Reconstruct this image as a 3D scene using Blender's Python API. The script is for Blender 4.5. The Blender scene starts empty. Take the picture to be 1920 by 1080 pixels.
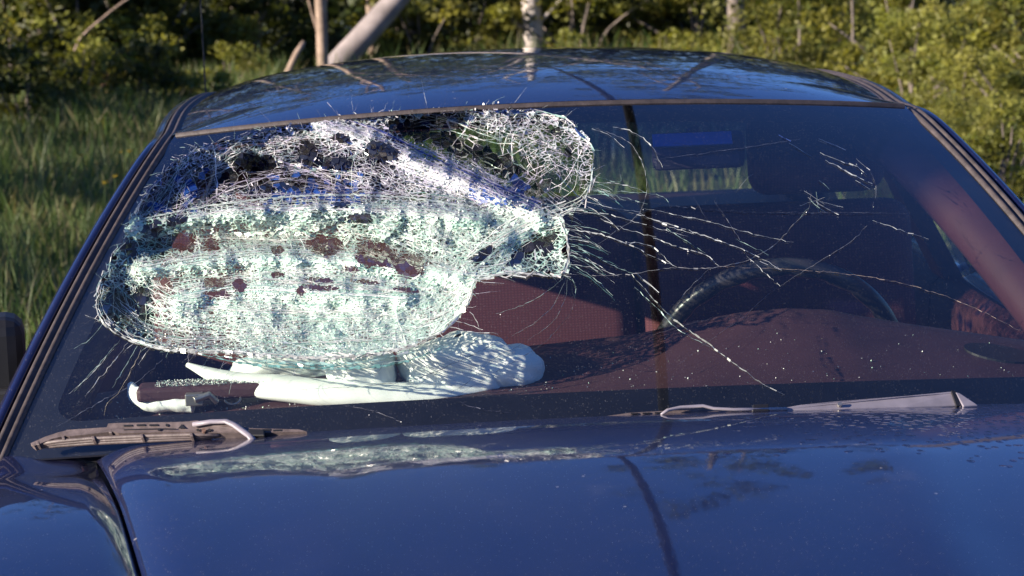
import bpy, math, random
import numpy as np
from mathutils import Vector, geometry
R_ = math.radians
random.seed(7)
rng = np.random.default_rng(7)
sc = bpy.context.scene
col = sc.collection

# ------------------------------------------------------------------ camera
CAM = dict(c=(-0.2253, -3.0849, 1.5453), yaw=2.4157, pitch=7.8429, roll=-2.1539, f=4684.66)
ya, pi_, ro = R_(CAM['yaw']), R_(CAM['pitch']), R_(CAM['roll'])
FW = np.array([math.sin(ya)*math.cos(pi_), math.cos(ya)*math.cos(pi_), -math.sin(pi_)])
_r = np.array([math.cos(ya), -math.sin(ya), 0.0]); _u = np.cross(_r, FW)
RT = _r*math.cos(ro) + _u*math.sin(ro)
UP = -_r*math.sin(ro) + _u*math.cos(ro)
CP = np.array(CAM['c'])
cam = bpy.data.cameras.new("camera"); camo = bpy.data.objects.new("camera", cam); col.objects.link(camo)
from mathutils import Matrix
m4 = Matrix.Identity(4)
for i in range(3):
    m4[i][0] = RT[i]; m4[i][1] = UP[i]; m4[i][2] = -FW[i]; m4[i][3] = CP[i]
camo.matrix_world = m4
cam.sensor_width = 36.0
cam.lens = CAM['f']/1920*36
cam.clip_start = 0.05; cam.clip_end = 4000
cam.dof.use_dof = True; cam.dof.focus_distance = 3.45; cam.dof.aperture_fstop = 13.0
sc.camera = camo

# ------------------------------------------------------------------ light
SUN_EL, SUN_AZ = 17.5, 70.0          # azimuth left of the direction back to the camera
w = bpy.data.worlds.new("World"); sc.world = w; w.use_nodes = True
nt = w.node_tree; bg = nt.nodes['Background']
sky = nt.nodes.new('ShaderNodeTexSky'); sky.sky_type = 'NISHITA'; sky.sun_disc = False
sky.sun_elevation = R_(SUN_EL); sky.sun_rotation = R_(180+SUN_AZ)
sky.air_density = 1.0; sky.dust_density = 0.4; sky.ozone_density = 8.0
wbal = nt.nodes.new('ShaderNodeMixRGB'); wbal.blend_type = 'MULTIPLY'; wbal.inputs[0].default_value = 1; wbal.inputs[2].default_value = (1.0, .90, 1.12, 1)   # white balance of the photograph
nt.links.new(sky.outputs[0], wbal.inputs[1]); nt.links.new(wbal.outputs[0], bg.inputs[0]); bg.inputs[1].default_value = 0.068
sl = bpy.data.lights.new("sun", 'SUN'); so = bpy.data.objects.new("sun", sl); col.objects.link(so)
sl.energy = 5.0; sl.angle = R_(0.5); sl.color = (1.0, 0.87, 0.70)
sd = Vector((-math.sin(R_(SUN_AZ))*math.cos(R_(SUN_EL)), -math.cos(R_(SUN_AZ))*math.cos(R_(SUN_EL)), math.sin(R_(SUN_EL))))
so.rotation_euler = sd.to_track_quat('Z', 'Y').to_euler(); so.location = (-8, -12, 12)
sc.view_settings.view_transform = 'Standard'; sc.view_settings.look = 'None'
sc.view_settings.exposure = 1.15; sc.view_settings.gamma = 1.0
sc.cycles.max_bounces = 10; sc.cycles.transparent_max_bounces = 24
sc.cycles.sample_clamp_indirect = 6.0

# ------------------------------------------------------------------ helpers
def ray(px, py):
    return FW + RT*(px-960)/CAM['f'] - UP*(py-540)/CAM['f']
def aty(px, py, y):
    d = ray(px, py); return CP + d*(y-CP[1])/d[1]
def atz(px, py, z):
    d = ray(px, py); return CP + d*(z-CP[2])/d[2]
def proj(P):
    q = P-CP; X = q@RT; Y = q@UP; Z = q@FW
    return np.stack([960+CAM['f']*X/Z, 540-CAM['f']*Y/Z], -1)

def tag(o, label=None, cat=None, group=None, kind=None):
    if label: o['label'] = label
    if cat: o['category'] = cat
    if group: o['group'] = group
    if kind: o['kind'] = kind
    return o
def empty(name, loc=(0, 0, 0), rz=0, parent=None):
    o = bpy.data.objects.new(name, None); col.objects.link(o); o.location = loc; o.rotation_euler = (0, 0, rz)
    if parent: o.parent = parent
    return o
def mesh(name, v, f, mat, parent=None, smooth=False, uv=None, colr=None, mats=None, midx=None):
    me = bpy.data.meshes.new(name)
    v = np.asarray(v, float)
    if isinstance(f, np.ndarray):
        k = f.shape[1]
        me.vertices.add(len(v)); me.vertices.foreach_set('co', v.ravel())
        me.loops.add(f.size); me.loops.foreach_set('vertex_index', f.ravel().astype(np.int32))
        me.polygons.add(len(f)); me.polygons.foreach_set('loop_start', np.arange(0, f.size, k, dtype=np.int32))
        me.update(calc_edges=True)
    else:
        me.from_pydata([tuple(p) for p in v], [], [tuple(int(i) for i in q) for q in f])
    me.validate()
    if uv is not None:      # per vertex
        l = me.uv_layers.new(name='UVMap')
        idx = np.empty(len(me.loops), np.int32); me.loops.foreach_get('vertex_index', idx)
        l.data.foreach_set('uv', np.asarray(uv, float)[idx].ravel())
    if colr is not None:    # per vertex rgb
        a = me.color_attributes.new('Col', 'FLOAT_COLOR', 'POINT')
        c4 = np.ones((len(v), 4)); c4[:, :np.shape(colr)[1]] = colr
        a.data.foreach_set('color', c4.ravel())
    if mats:
        for m in mats: me.materials.append(m)
        if midx is not None: me.polygons.foreach_set('material_index', np.asarray(midx, np.int32))
    else: me.materials.append(mat)
    if smooth: me.polygons.foreach_set('use_smooth', np.ones(len(me.polygons), bool))
    me.update()
    o = bpy.data.objects.new(name, me); col.objects.link(o)
    if parent: o.parent = parent
    return o
def grid_faces(nu, nv, cu=False):
    i, j = np.meshgrid(np.arange(nu if cu else nu-1), np.arange(nv-1), indexing='ij')
    i2 = (i+1) % nu
    return np.stack([i*nv+j, i2*nv+j, i2*nv+j+1, i*nv+j+1], -1).reshape(-1, 4)
def solid(o, t, off=-1, bevel=0):
    s = o.modifiers.new('s', 'SOLIDIFY'); s.thickness = t; s.offset = off
    if bevel:
        b = o.modifiers.new('b', 'BEVEL'); b.width = bevel; b.segments = 2
    return o
class MB:
    def __init__(s): s.v = []; s.f = []
    def add(s, v, f):
        n = len(s.v); s.v += [tuple(p) for p in v]; s.f += [tuple(int(i)+n for i in q) for q in f]
    def box(s, c, d, rot=None):
        q = [(x*d[0]/2, y*d[1]/2, z*d[2]/2) for x in (-1, 1) for y in (-1, 1) for z in (-1, 1)]
        q = [Vector(p) for p in q]
        if rot: q = [rot @ p for p in q]
        s.add([(p.x+c[0], p.y+c[1], p.z+c[2]) for p in q], [(0, 1, 3, 2), (4, 6, 7, 5), (0, 4, 5, 1), (2, 3, 7, 6), (0, 2, 6, 4), (1, 5, 7, 3)])
    def tube(s, path, rad, n=8, cap=True, flat=1.0):
        P = np.asarray(path, float); m = len(P); rad = np.broadcast_to(rad, (m,))
        T = np.gradient(P, axis=0); T /= np.linalg.norm(T, axis=1)[:, None]+1e-9
        ref = np.array([0, 0, 1.0]) if abs(T[:, 2]).mean() < .8 else np.array([1.0, 0, 0])
        A = np.cross(T, ref); A /= np.linalg.norm(A, axis=1)[:, None]+1e-9; B = np.cross(A, T)
        th = np.arange(n)*2*math.pi/n
        V = P[:, None] + rad[:, None, None]*(A[:, None]*np.cos(th)[None, :, None] + flat*B[:, None]*np.sin(th)[None, :, None])
        f = [(i*n+j, i*n+(j+1) % n, (i+1)*n+(j+1) % n, (i+1)*n+j) for i in range(m-1) for j in range(n)]
        if cap: f += [tuple(range(n-1, -1, -1)), tuple((m-1)*n+j for j in range(n))]
        s.add(V.reshape(-1, 3), f)
    def build(s, name, mat, parent=None, smooth=False, bevel=0, sub=0):
        o = mesh(name, s.v, s.f, mat, parent, smooth)
        if bevel:
            b = o.modifiers.new('b', 'BEVEL'); b.width = bevel; b.segments = 3; b.limit_method = 'ANGLE'
        if sub:
            b = o.modifiers.new('u', 'SUBSURF'); b.levels = sub; b.render_levels = sub
        return o
def spline(pts, n):
    P = np.asarray(pts, float); t = np.r_[0, np.cumsum(np.linalg.norm(np.diff(P, axis=0), axis=1))]
    tt = np.linspace(0, t[-1], n); out = np.zeros((n, P.shape[1]))
    m = np.gradient(P, t, axis=0)
    k = np.clip(np.searchsorted(t, tt, 'right')-1, 0, len(t)-2); h = t[k+1]-t[k]; s = ((tt-t[k])/h)[:, None]
    h = h[:, None]
    out = (2*s**3-3*s**2+1)*P[k]+(s**3-2*s**2+s)*h*m[k]+(-2*s**3+3*s**2)*P[k+1]+(s**3-s**2)*h*m[k+1]
    return out
def _hash(i, j, k):
    n = (i*73856093) ^ (j*19349663) ^ (k*83492791); n = (n ^ (n >> 13))*1274126177
    return ((n ^ (n >> 16)) & 0xffff)/65535.0
def vnoise(P, seed=0):
    P = np.atleast_2d(np.asarray(P, float)); i = np.floor(P).astype(np.int64); f = P-i; f = f*f*(3-2*f); o = 0
    for a in (0, 1):
        for b in (0, 1):
            wgt = (f[:, 0] if a else 1-f[:, 0])*(f[:, 1] if b else 1-f[:, 1])
            o = o+wgt*_hash(i[:, 0]+a, i[:, 1]+b, np.int64(seed))
    return o*2-1

# ------------------------------------------------------------------ materials
def newmat(name):
    m = bpy.data.materials.new(name); m.use_nodes = True
    n = m.node_tree; n.nodes.clear(); out = n.nodes.new('ShaderNodeOutputMaterial')
    return m, n, out
def N(n, t, **k):
    x = n.nodes.new(t)
    for a, b in k.items():
        if a in ('op',): x.operation = b
        elif a == 'bt': x.blend_type = b
        else:
            try: setattr(x, a, b)
            except Exception: pass
    return x
def L(n, a, b): n.links.new(a, b)
def ramp(n, src, stops):
    r = n.nodes.new('ShaderNodeValToRGB'); e = r.color_ramp.elements
    while len(e) < len(stops): e.new(0.5)
    for i, (p, c) in enumerate(stops):
        e[i].position = p; e[i].color = (*c, 1) if len(c) == 3 else c
    L(n, src, r.inputs[0]); return r
def noise(n, scale, detail=3, rough=.5, coord='Object', vec=None):
    x = n.nodes.new('ShaderNodeTexNoise'); x.inputs['Scale'].default_value = scale; x.inputs['Detail'].default_value = detail
    x.inputs['Roughness'].default_value = rough
    if vec is None:
        tc = n.nodes.new('ShaderNodeTexCoord'); vec = tc.outputs[coord]
    L(n, vec, x.inputs['Vector']); return x
def simple(name, c, rough=.6, metal=0, var=.25, scale=30, bump=0, bscale=200, spec=.5, c2=None):
    m, n, out = newmat(name); p = N(n, 'ShaderNodeBsdfPrincipled'); L(n, p.outputs[0], out.inputs[0])
    nz = noise(n, scale, 4)
    a = tuple(x*(1-var) for x in c); b = c2 or tuple(min(1, x*(1+var)) for x in c)
    r = ramp(n, nz.outputs[0], [(.3, a), (.7, b)]); L(n, r.outputs[0], p.inputs['Base Color'])
    p.inputs['Roughness'].default_value = rough; p.inputs['Metallic'].default_value = metal
    p.inputs['Specular IOR Level'].default_value = spec
    if bump:
        nb = noise(n, bscale, 3); bp = N(n, 'ShaderNodeBump'); bp.inputs['Strength'].default_value = bump; bp.inputs['Distance'].default_value = .002
        L(n, nb.outputs[0], bp.inputs['Height']); L(n, bp.outputs[0], p.inputs['Normal'])
    return m

def specks(n, scale, thr, vec):
    """small round dust grains: 1 inside a grain"""
    v = n.nodes.new('ShaderNodeTexVoronoi'); v.inputs['Scale'].default_value = scale; L(n, vec, v.inputs['Vector'])
    sep = n.nodes.new('ShaderNodeSeparateColor'); L(n, v.outputs['Color'], sep.inputs[0])
    rad = N(n, 'ShaderNodeMath', op='MULTIPLY'); L(n, sep.outputs[0], rad.inputs[0]); L(n, sep.outputs[0], rad.inputs[1])
    rad2 = N(n, 'ShaderNodeMath', op='MULTIPLY'); L(n, rad.outputs[0], rad2.inputs[0]); rad2.inputs[1].default_value = thr
    lt = N(n, 'ShaderNodeMath', op='LESS_THAN'); L(n, v.outputs['Distance'], lt.inputs[0]); L(n, rad2.outputs[0], lt.inputs[1])
    return lt

def paint(name, drops=False):
    m, n, out = newmat(name); p = N(n, 'ShaderNodeBsdfPrincipled')
    tc = N(n, 'ShaderNodeTexCoord'); vec = tc.outputs['Object']
    fl = noise(n, 1400, 1, .5, vec=vec)
    r = ramp(n, fl.outputs[0], [(.40, (.004, .005, .026)), (.62, (.010, .012, .070))]); 
    # dust: large faint film and small grains
    film = noise(n, 9, 5, .6, vec=vec)
    fr = ramp(n, film.outputs[0], [(.40, (0, 0, 0)), (.66, (.02, .02, .02)), (.74, (.10, .10, .10))])
    mx = N(n, 'ShaderNodeMixRGB'); L(n, fr.outputs[0], mx.inputs[0]); L(n, r.outputs[0], mx.inputs[1]); mx.inputs[2].default_value = (.30, .27, .27, 1)
    sp = specks(n, 300, .17, vec); sp2 = specks(n, 30, .075, vec)
    ad = N(n, 'ShaderNodeMath', op='MAXIMUM'); L(n, sp.outputs[0], ad.inputs[0]); L(n, sp2.outputs[0], ad.inputs[1])
    g = N(n, 'ShaderNodeMath', op='MULTIPLY'); L(n, ad.outputs[0], g.inputs[0]); g.inputs[1].default_value = .6
    mx2 = N(n, 'ShaderNodeMixRGB'); L(n, g.outputs[0], mx2.inputs[0]); L(n, mx.outputs[0], mx2.inputs[1]); mx2.inputs[2].default_value = (.55, .50, .46, 1)
    L(n, mx2.outputs[0], p.inputs['Base Color'])
    p.inputs['Roughness'].default_value = .38; p.inputs['Metallic'].default_value = .25
    p.inputs['Coat Weight'].default_value = 1.0; p.inputs['Coat Roughness'].default_value = .008; p.inputs['Coat IOR'].default_value = 1.55
    cw = N(n, 'ShaderNodeMath', op='SUBTRACT'); cw.inputs[0].default_value = 1; L(n, g.outputs[0], cw.inputs[1]); L(n, cw.outputs[0], p.inputs['Coat Weight'])
    # orange peel
    pe = noise(n, 260, 2, .5, vec=vec); bp = N(n, 'ShaderNodeBump'); bp.inputs['Strength'].default_value = .014; bp.inputs['Distance'].default_value = .001
    wv_ = noise(n, 34, 2, .5, vec=vec); bw = N(n, 'ShaderNodeBump'); bw.inputs['Strength'].default_value = .012; bw.inputs['Distance'].default_value = .004
    L(n, wv_.outputs[0], bw.inputs['Height']); L(n, bw.outputs[0], bp.inputs['Normal'])
    L(n, pe.outputs[0], bp.inputs['Height']); last = bp
    if drops:
        v = N(n, 'ShaderNodeTexVoronoi'); v.inputs['Scale'].default_value = 84; L(n, vec, v.inputs['Vector'])
        dr = ramp(n, v.outputs['Distance'], [(.0, (1, 1, 1)), (.30, (.6, .6, .6)), (.42, (0, 0, 0))])
        sx = N(n, 'ShaderNodeSeparateXYZ'); L(n, vec, sx.inputs[0])
        # drops sit on the driver's rear corner of the hood
        a = N(n, 'ShaderNodeMapRange'); L(n, sx.outputs[0], a.inputs[0]); a.inputs[1].default_value = .12; a.inputs[2].default_value = .36
        b = N(n, 'ShaderNodeMapRange'); L(n, sx.outputs[1], b.inputs[0]); b.inputs[1].default_value = -.36; b.inputs[2].default_value = -.16
        k = N(n, 'ShaderNodeMath', op='MULTIPLY'); L(n, a.outputs[0], k.inputs[0]); L(n, b.outputs[0], k.inputs[1])
        sc_ = N(n, 'ShaderNodeSeparateColor'); L(n, v.outputs['Color'], sc_.inputs[0])
        lt = N(n, 'ShaderNodeMath', op='LESS_THAN'); L(n, sc_.outputs[1], lt.inputs[0]); L(n, k.outputs[0], lt.inputs[1])
        hh = N(n, 'ShaderNodeMath', op='MULTIPLY'); L(n, dr.outputs[0], hh.inputs[0]); L(n, lt.outputs[0], hh.inputs[1])
        bp2 = N(n, 'ShaderNodeBump'); bp2.inputs['Strength'].default_value = .9; bp2.inputs['Distance'].default_value = .0016
        L(n, hh.outputs[0], bp2.inputs['Height']); L(n, bp.outputs[0], bp2.inputs['Normal']); last = bp2
    L(n, last.outputs[0], p.inputs['Normal']); L(n, last.outputs[0], p.inputs['Coat Normal'])
    L(n, p.outputs[0], out.inputs[0]); return m

def thin_glass(name, tint=(.86, .93, .90), band=False, dust=.03, wob=0):
    m, n, out = newmat(name); tc = N(n, 'ShaderNodeTexCoord')
    tr = N(n, 'ShaderNodeBsdfTransparent'); gl = N(n, 'ShaderNodeBsdfGlossy'); gl.inputs['Roughness'].default_value = 0.015
    gl.inputs[0].default_value = (1, 1, 1, 1)
    if band:
        sx = N(n, 'ShaderNodeSeparateXYZ'); L(n, tc.outputs['UV'], sx.inputs[0])
        r = ramp(n, sx.outputs[1], [(.66, tint), (.80, (.09, .17, .46)), (.97, (.03, .07, .30))]); L(n, r.outputs[0], tr.inputs[0])
    else: tr.inputs[0].default_value = (*tint, 1)
    fz = N(n, 'ShaderNodeFresnel'); ge = N(n, 'ShaderNodeNewGeometry'); io = N(n, 'ShaderNodeMapRange'); io.inputs[3].default_value = 1.52; io.inputs[4].default_value = 1/1.52
    L(n, ge.outputs['Backfacing'], io.inputs[0]); L(n, io.outputs[0], fz.inputs[0])      # a thin pane: the same from both sides
    k = N(n, 'ShaderNodeMath', op='MULTIPLY'); L(n, fz.outputs[0], k.inputs[0]); k.inputs[1].default_value = 1.45
    k.use_clamp = True
    a = N(n, 'ShaderNodeMixShader'); L(n, k.outputs[0], a.inputs[0]); L(n, tr.outputs[0], a.inputs[1]); L(n, gl.outputs[0], a.inputs[2])
    df = N(n, 'ShaderNodeBsdfDiffuse'); df.inputs[0].default_value = (.62, .60, .62, 1)
    vec = tc.outputs['Object']
    fm = noise(n, 14, 5, .65, vec=vec); fr = ramp(n, fm.outputs[0], [(.3, (dust*.3,)*3), (.75, (dust*1.4,)*3)])
    sp = specks(n, 420, .24, vec); g = N(n, 'ShaderNodeMath', op='MULTIPLY'); L(n, sp.outputs[0], g.inputs[0]); g.inputs[1].default_value = .35 if dust > .02 else .18
    mxx = N(n, 'ShaderNodeMath', op='MAXIMUM'); L(n, g.outputs[0], mxx.inputs[0]); L(n, fr.outputs[0], mxx.inputs[1])
    b = N(n, 'ShaderNodeMixShader'); L(n, mxx.outputs[0], b.inputs[0]); L(n, a.outputs[0], b.inputs[1]); L(n, df.outputs[0], b.inputs[2])
    if wob:
        wn = noise(n, 25, 2, .5, vec=vec); bp = N(n, 'ShaderNodeBump'); bp.inputs['Strength'].default_value = wob; bp.inputs['Distance'].default_value = .01
        L(n, wn.outputs[0], bp.inputs['Height']); L(n, bp.outputs[0], gl.inputs['Normal'])
    L(n, b.outputs[0], out.inputs[0]); return m

def crack_mat(name, transl=.25, gloss=.10):
    m, n, out = newmat(name); at = N(n, 'ShaderNodeAttribute'); at.attribute_name = 'Col'
    df = N(n, 'ShaderNodeBsdfDiffuse'); tl = N(n, 'ShaderNodeBsdfTranslucent'); gl = N(n, 'ShaderNodeBsdfGlossy'); gl.inputs['Roughness'].default_value = .22
    L(n, at.outputs[0], df.inputs[0]); L(n, at.outputs[0], tl.inputs[0])
    a = N(n, 'ShaderNodeMixShader'); a.inputs[0].default_value = transl; L(n, df.outputs[0], a.inputs[1]); L(n, tl.outputs[0], a.inputs[2])
    b = N(n, 'ShaderNodeMixShader'); b.inputs[0].default_value = gloss; L(n, a.outputs[0], b.inputs[1]); L(n, gl.outputs[0], b.inputs[2])
    L(n, b.outputs[0], out.inputs[0]); return m

def frost_mat(name):
    """crazed laminated glass: a web of fine fractures whose lines widen where the sheet is crushed (alpha of Col)"""
    m, n, out = newmat(name); at = N(n, 'ShaderNodeAttribute'); at.attribute_name = 'Col'
    tc = N(n, 'ShaderNodeTexCoord'); uv = tc.outputs['UV']
    wn = noise(n, .5, 2, .5, vec=uv); wa = N(n, 'ShaderNodeVectorMath', op='SCALE'); L(n, wn.outputs[1], wa.inputs[0]); wa.inputs['Scale'].default_value = 1.6
    wv = N(n, 'ShaderNodeVectorMath', op='ADD'); L(n, uv, wv.inputs[0]); L(n, wa.outputs[0], wv.inputs[1])
    cov = at.outputs['Alpha']; fac = None
    for sc_, mul, off in ((1.0, .40, -.02), (2.1, .46, -.13)):
        v = N(n, 'ShaderNodeTexVoronoi'); v.feature = 'DISTANCE_TO_EDGE'; v.inputs['Scale'].default_value = sc_; L(n, wv.outputs[0], v.inputs['Vector'])
        w_ = N(n, 'ShaderNodeMath', op='MULTIPLY_ADD'); L(n, cov, w_.inputs[0]); w_.inputs[1].default_value = mul; w_.inputs[2].default_value = off
        d = N(n, 'ShaderNodeMath', op='SUBTRACT'); L(n, w_.outputs[0], d.inputs[0]); L(n, v.outputs['Distance'], d.inputs[1])
        k = N(n, 'ShaderNodeMapRange'); k.inputs[1].default_value = -.02; k.inputs[2].default_value = .05; L(n, d.outputs[0], k.inputs[0])
        if fac is None: fac = k.outputs[0]
        else:
            mx = N(n, 'ShaderNodeMath', op='MAXIMUM'); L(n, fac, mx.inputs[0]); L(n, k.outputs[0], mx.inputs[1]); fac = mx.outputs[0]
    v2 = N(n, 'ShaderNodeTexVoronoi'); v2.inputs['Scale'].default_value = 2.6; L(n, wv.outputs[0], v2.inputs['Vector'])
    sp = N(n, 'ShaderNodeSeparateColor'); L(n, v2.outputs['Color'], sp.inputs[0])
    r2_ = ramp(n, sp.outputs[0], [(.05, (.58, .72, .67)), (.45, (.84, .93, .89)), (.9, (1.03, 1.04, 1.03))])
    mm = N(n, 'ShaderNodeMixRGB'); mm.blend_type = 'MULTIPLY'; mm.inputs[0].default_value = 1; L(n, at.outputs[0], mm.inputs[1]); L(n, r2_.outputs[0], mm.inputs[2])
    df = N(n, 'ShaderNodeBsdfDiffuse'); L(n, mm.outputs[0], df.inputs[0]); tl = N(n, 'ShaderNodeBsdfTranslucent'); L(n, mm.outputs[0], tl.inputs[0])
    dt = N(n, 'ShaderNodeMixShader'); dt.inputs[0].default_value = .18; L(n, df.outputs[0], dt.inputs[1]); L(n, tl.outputs[0], dt.inputs[2])
    gl = N(n, 'ShaderNodeBsdfGlossy'); gl.inputs['Roughness'].default_value = .25
    bp = N(n, 'ShaderNodeBump'); bp.inputs['Strength'].default_value = .5; bp.inputs['Distance'].default_value = .002; L(n, sp.outputs[1], bp.inputs['Height']); L(n, bp.outputs[0], gl.inputs['Normal']); L(n, bp.outputs[0], df.inputs['Normal'])
    a = N(n, 'ShaderNodeMixShader'); a.inputs[0].default_value = .08; L(n, dt.outputs[0], a.inputs[1]); L(n, gl.outputs[0], a.inputs[2])
    tr = N(n, 'ShaderNodeBsdfTransparent'); tr.inputs[0].default_value = (.74, .88, .83, 1)
    g2 = N(n, 'ShaderNodeBsdfGlossy'); g2.inputs['Roughness'].default_value = .03; tg = N(n, 'ShaderNodeMixShader'); tg.inputs[0].default_value = .10; L(n, tr.outputs[0], tg.inputs[1]); L(n, g2.outputs[0], tg.inputs[2])
    b = N(n, 'ShaderNodeMixShader'); L(n, fac, b.inputs[0]); L(n, tg.outputs[0], b.inputs[1]); L(n, a.outputs[0], b.inputs[2])
    L(n, b.outputs[0], out.inputs[0]); return m

def leaf_mat(name, transl=.45):
    m, n, out = newmat(name); at = N(n, 'ShaderNodeAttribute'); at.attribute_name = 'Col'
    p = N(n, 'ShaderNodeBsdfPrincipled'); p.inputs['Roughness'].default_value = .5; p.inputs['Specular IOR Level'].default_value = .35
    L(n, at.outputs[0], p.inputs['Base Color']); tl = N(n, 'ShaderNodeBsdfTranslucent')
    br = N(n, 'ShaderNodeMixRGB'); br.blend_type = 'MULTIPLY'; br.inputs[0].default_value = 1; L(n, at.outputs[0], br.inputs[1]); br.inputs[2].default_value = (1.3, 1.25, .6, 1)
    L(n, br.outputs[0], tl.inputs[0])
    a = N(n, 'ShaderNodeMixShader'); a.inputs[0].default_value = transl; L(n, p.outputs[0], a.inputs[1]); L(n, tl.outputs[0], a.inputs[2])
    L(n, a.outputs[0], out.inputs[0]); return m

M = {}
M['paint'] = paint('navy_paint'); M['hoodpaint'] = paint('navy_hood_paint', True)
M['rubber'] = simple('dusty_rubber', (.055, .044, .044), .6, var=.35, scale=60, bump=.3)
M['black'] = simple('black_plastic', (.012, .012, .014), .5, var=.3)
M['frit'] = simple('black_ceramic', (.006, .006, .010), .45, var=.2)
M['wiper'] = simple('faded_wiper_metal', (.115, .090, .088), .5, var=.3, scale=90, bump=.2)
M['wiperarm'] = simple('greyed_wiper_arm', (.27, .245, .28), .4, var=.15, scale=40)
M['rust'] = simple('rusty_rivet', (.11, .06, .045), .8, var=.3, scale=300)
M['dash'] = simple('maroon_vinyl', (.060, .024, .028), .55, var=.15, scale=14, bump=.25, bscale=700)
M['trim'] = simple('maroon_trim', (.050, .013, .017), .55, var=.12, scale=14, bump=.15, bscale=500)
M['carpet'] = simple('dark_carpet', (.02, .010, .012), .9)
M['airbag'] = simple('white_nylon', (.82, .86, .84), .8, var=.05, scale=50, bump=.15, bscale=900)
M['steel'] = simple('bright_steel', (.45, .43, .40), .35, metal=.8)
M['chrome'] = simple('chrome', (.7, .7, .72), .08, metal=1, var=.05)
M['tyre'] = simple('tyre_rubber', (.015, .015, .016), .8)
M['alloy'] = simple('wheel_alloy', (.45, .46, .48), .3, metal=.9, var=.1)
M['lens_red'] = simple('red_lens', (.35, .01, .01), .15); M['lens_clear'] = simple('clear_lens', (.6, .62, .65), .1, var=.1)
M['bluetag'] = simple('blue_reflective_film', (.10, .30, .46), .5, var=.1)
M['glass'] = thin_glass('windscreen_glass', (.90, .95, .92), band=True, dust=.004)
M['shard'] = thin_glass('broken_glass', (.80, .90, .86), band=True, dust=.02)
M['sideglass'] = thin_glass('side_glass', (.72, .80, .76), dust=.012)
M['crack'] = crack_mat('fractured_glass_edge'); M['frost'] = frost_mat('crushed_glass')
M['leaf'] = leaf_mat('leaf'); M['grassm'] = leaf_mat('grass_blade', .3)
M['bark'] = simple('grey_bark', (.17, .14, .125), .85, var=.45, scale=7, bump=.8, bscale=25)
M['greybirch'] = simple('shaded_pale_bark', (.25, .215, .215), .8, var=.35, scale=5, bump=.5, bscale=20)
M['birch'] = simple('pale_bark', (.46, .41, .39), .8, var=.35, scale=5, bump=.5, bscale=20)
M['dead'] = simple('dead_wood', (.30, .22, .17), .85, var=.4, scale=9, bump=.6, bscale=30)
M['cable'] = simple('black_cable', (.01, .01, .01), .6)
M['pole'] = simple('weathered_timber_pole', (.16, .11, .08), .85, var=.3, scale=6)
m, n, out = newmat('seat_weave')
p = N(n, 'ShaderNodeBsdfPrincipled'); L(n, p.outputs[0], out.inputs[0]); p.inputs['Roughness'].default_value = .9
tc = N(n, 'ShaderNodeTexCoord'); wv = N(n, 'ShaderNodeTexWave'); wv.inputs['Scale'].default_value = 55; wv.bands_direction = 'X'; L(n, tc.outputs['Object'], wv.inputs['Vector'])
wz = N(n, 'ShaderNodeTexWave'); wz.inputs['Scale'].default_value = 70; wz.bands_direction = 'Z'; L(n, tc.outputs['Object'], wz.inputs['Vector'])
mu = N(n, 'ShaderNodeMath', op='MULTIPLY'); L(n, wv.outputs[1], mu.inputs[0]); L(n, wz.outputs[1], mu.inputs[1])
r = ramp(n, mu.outputs[0], [(.1, (.085, .019, .029)), (.7, (.13, .034, .046))]); L(n, r.outputs[0], p.inputs['Base Color']); M['seat'] = m

# ------------------------------------------------------------------ car surfaces
WB, WT, YT, ZT, QB, QT, CR, DB = .7571, .5819, .7779, 1.2964, .1545, .1029, .0318, .0394
def S(u, v):
    u = np.asarray(u, float); v = np.asarray(v, float)
    ww = WB+(WT-WB)*v; b = 4*v*(1-v)
    return np.stack([u*ww, YT*v+(QB*(1-v)+QT*v)*u*u-.012*b, .95+(ZT-.95)*v+.022*b-CR*u*u*v-DB*u*u*(1-v)], -1)
def SN(u, v):
    e = 1e-4; a = S(u+e, v)-S(u-e, v); b = S(u, v+e)-S(u, v-e); c = np.cross(a, b)
    return c/np.linalg.norm(c, axis=-1, keepdims=True)      # outward: up and forward
def inv(px, off=0.0):
    """windscreen coordinates whose point, raised by off, is seen at px"""
    px = np.atleast_2d(np.asarray(px, float)); u = (px[:, 0]-1000)/900; v = np.clip((790-px[:, 1])/590, 0, 1)
    off = np.broadcast_to(off, (len(px),))[:, None]
    f = lambda u, v: proj(S(u, v)+SN(u, v)*off)
    for _ in range(8):
        q = f(u, v)-px; e = 1e-4; du = (f(u+e, v)-f(u-e, v))/(2*e); dv = (f(u, v+e)-f(u, v-e))/(2*e)
        det = du[:, 0]*dv[:, 1]-du[:, 1]*dv[:, 0]
        u = u-np.clip((q[:, 0]*dv[:, 1]-q[:, 1]*dv[:, 0])/det, -.3, .3); v = v-np.clip((du[:, 0]*q[:, 1]-du[:, 1]*q[:, 0])/det, -.3, .3)
    return u, v
def wpt(px, off=0.0):
    u, v = inv(px, off); return S(u, v)+SN(u, v)*off

car = empty('sedan_car', (0, 0.9, 0))
tag(car, 'dark blue sedan with its windshield smashed in on the passenger side', 'car')
CAR0 = np.array([0, .9, 0])
def cmesh(name, v, f, mat, parent=None, **k):
    """mesh given in world coordinates, parented to the car (or to a part that sits at the car's origin)"""
    o = mesh(name, np.asarray(v, float), f, mat, None, **k)
    o.parent = parent or car
    o.matrix_parent_inverse = Matrix.Translation((0, -.9, 0))
    return o
def cbuild(mb, name, mat, parent=None, **k):
    o = mb.build(name, mat, None, **k); o.parent = parent or car
    o.matrix_parent_inverse = Matrix.Translation((0, -.9, 0)); return o
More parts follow.
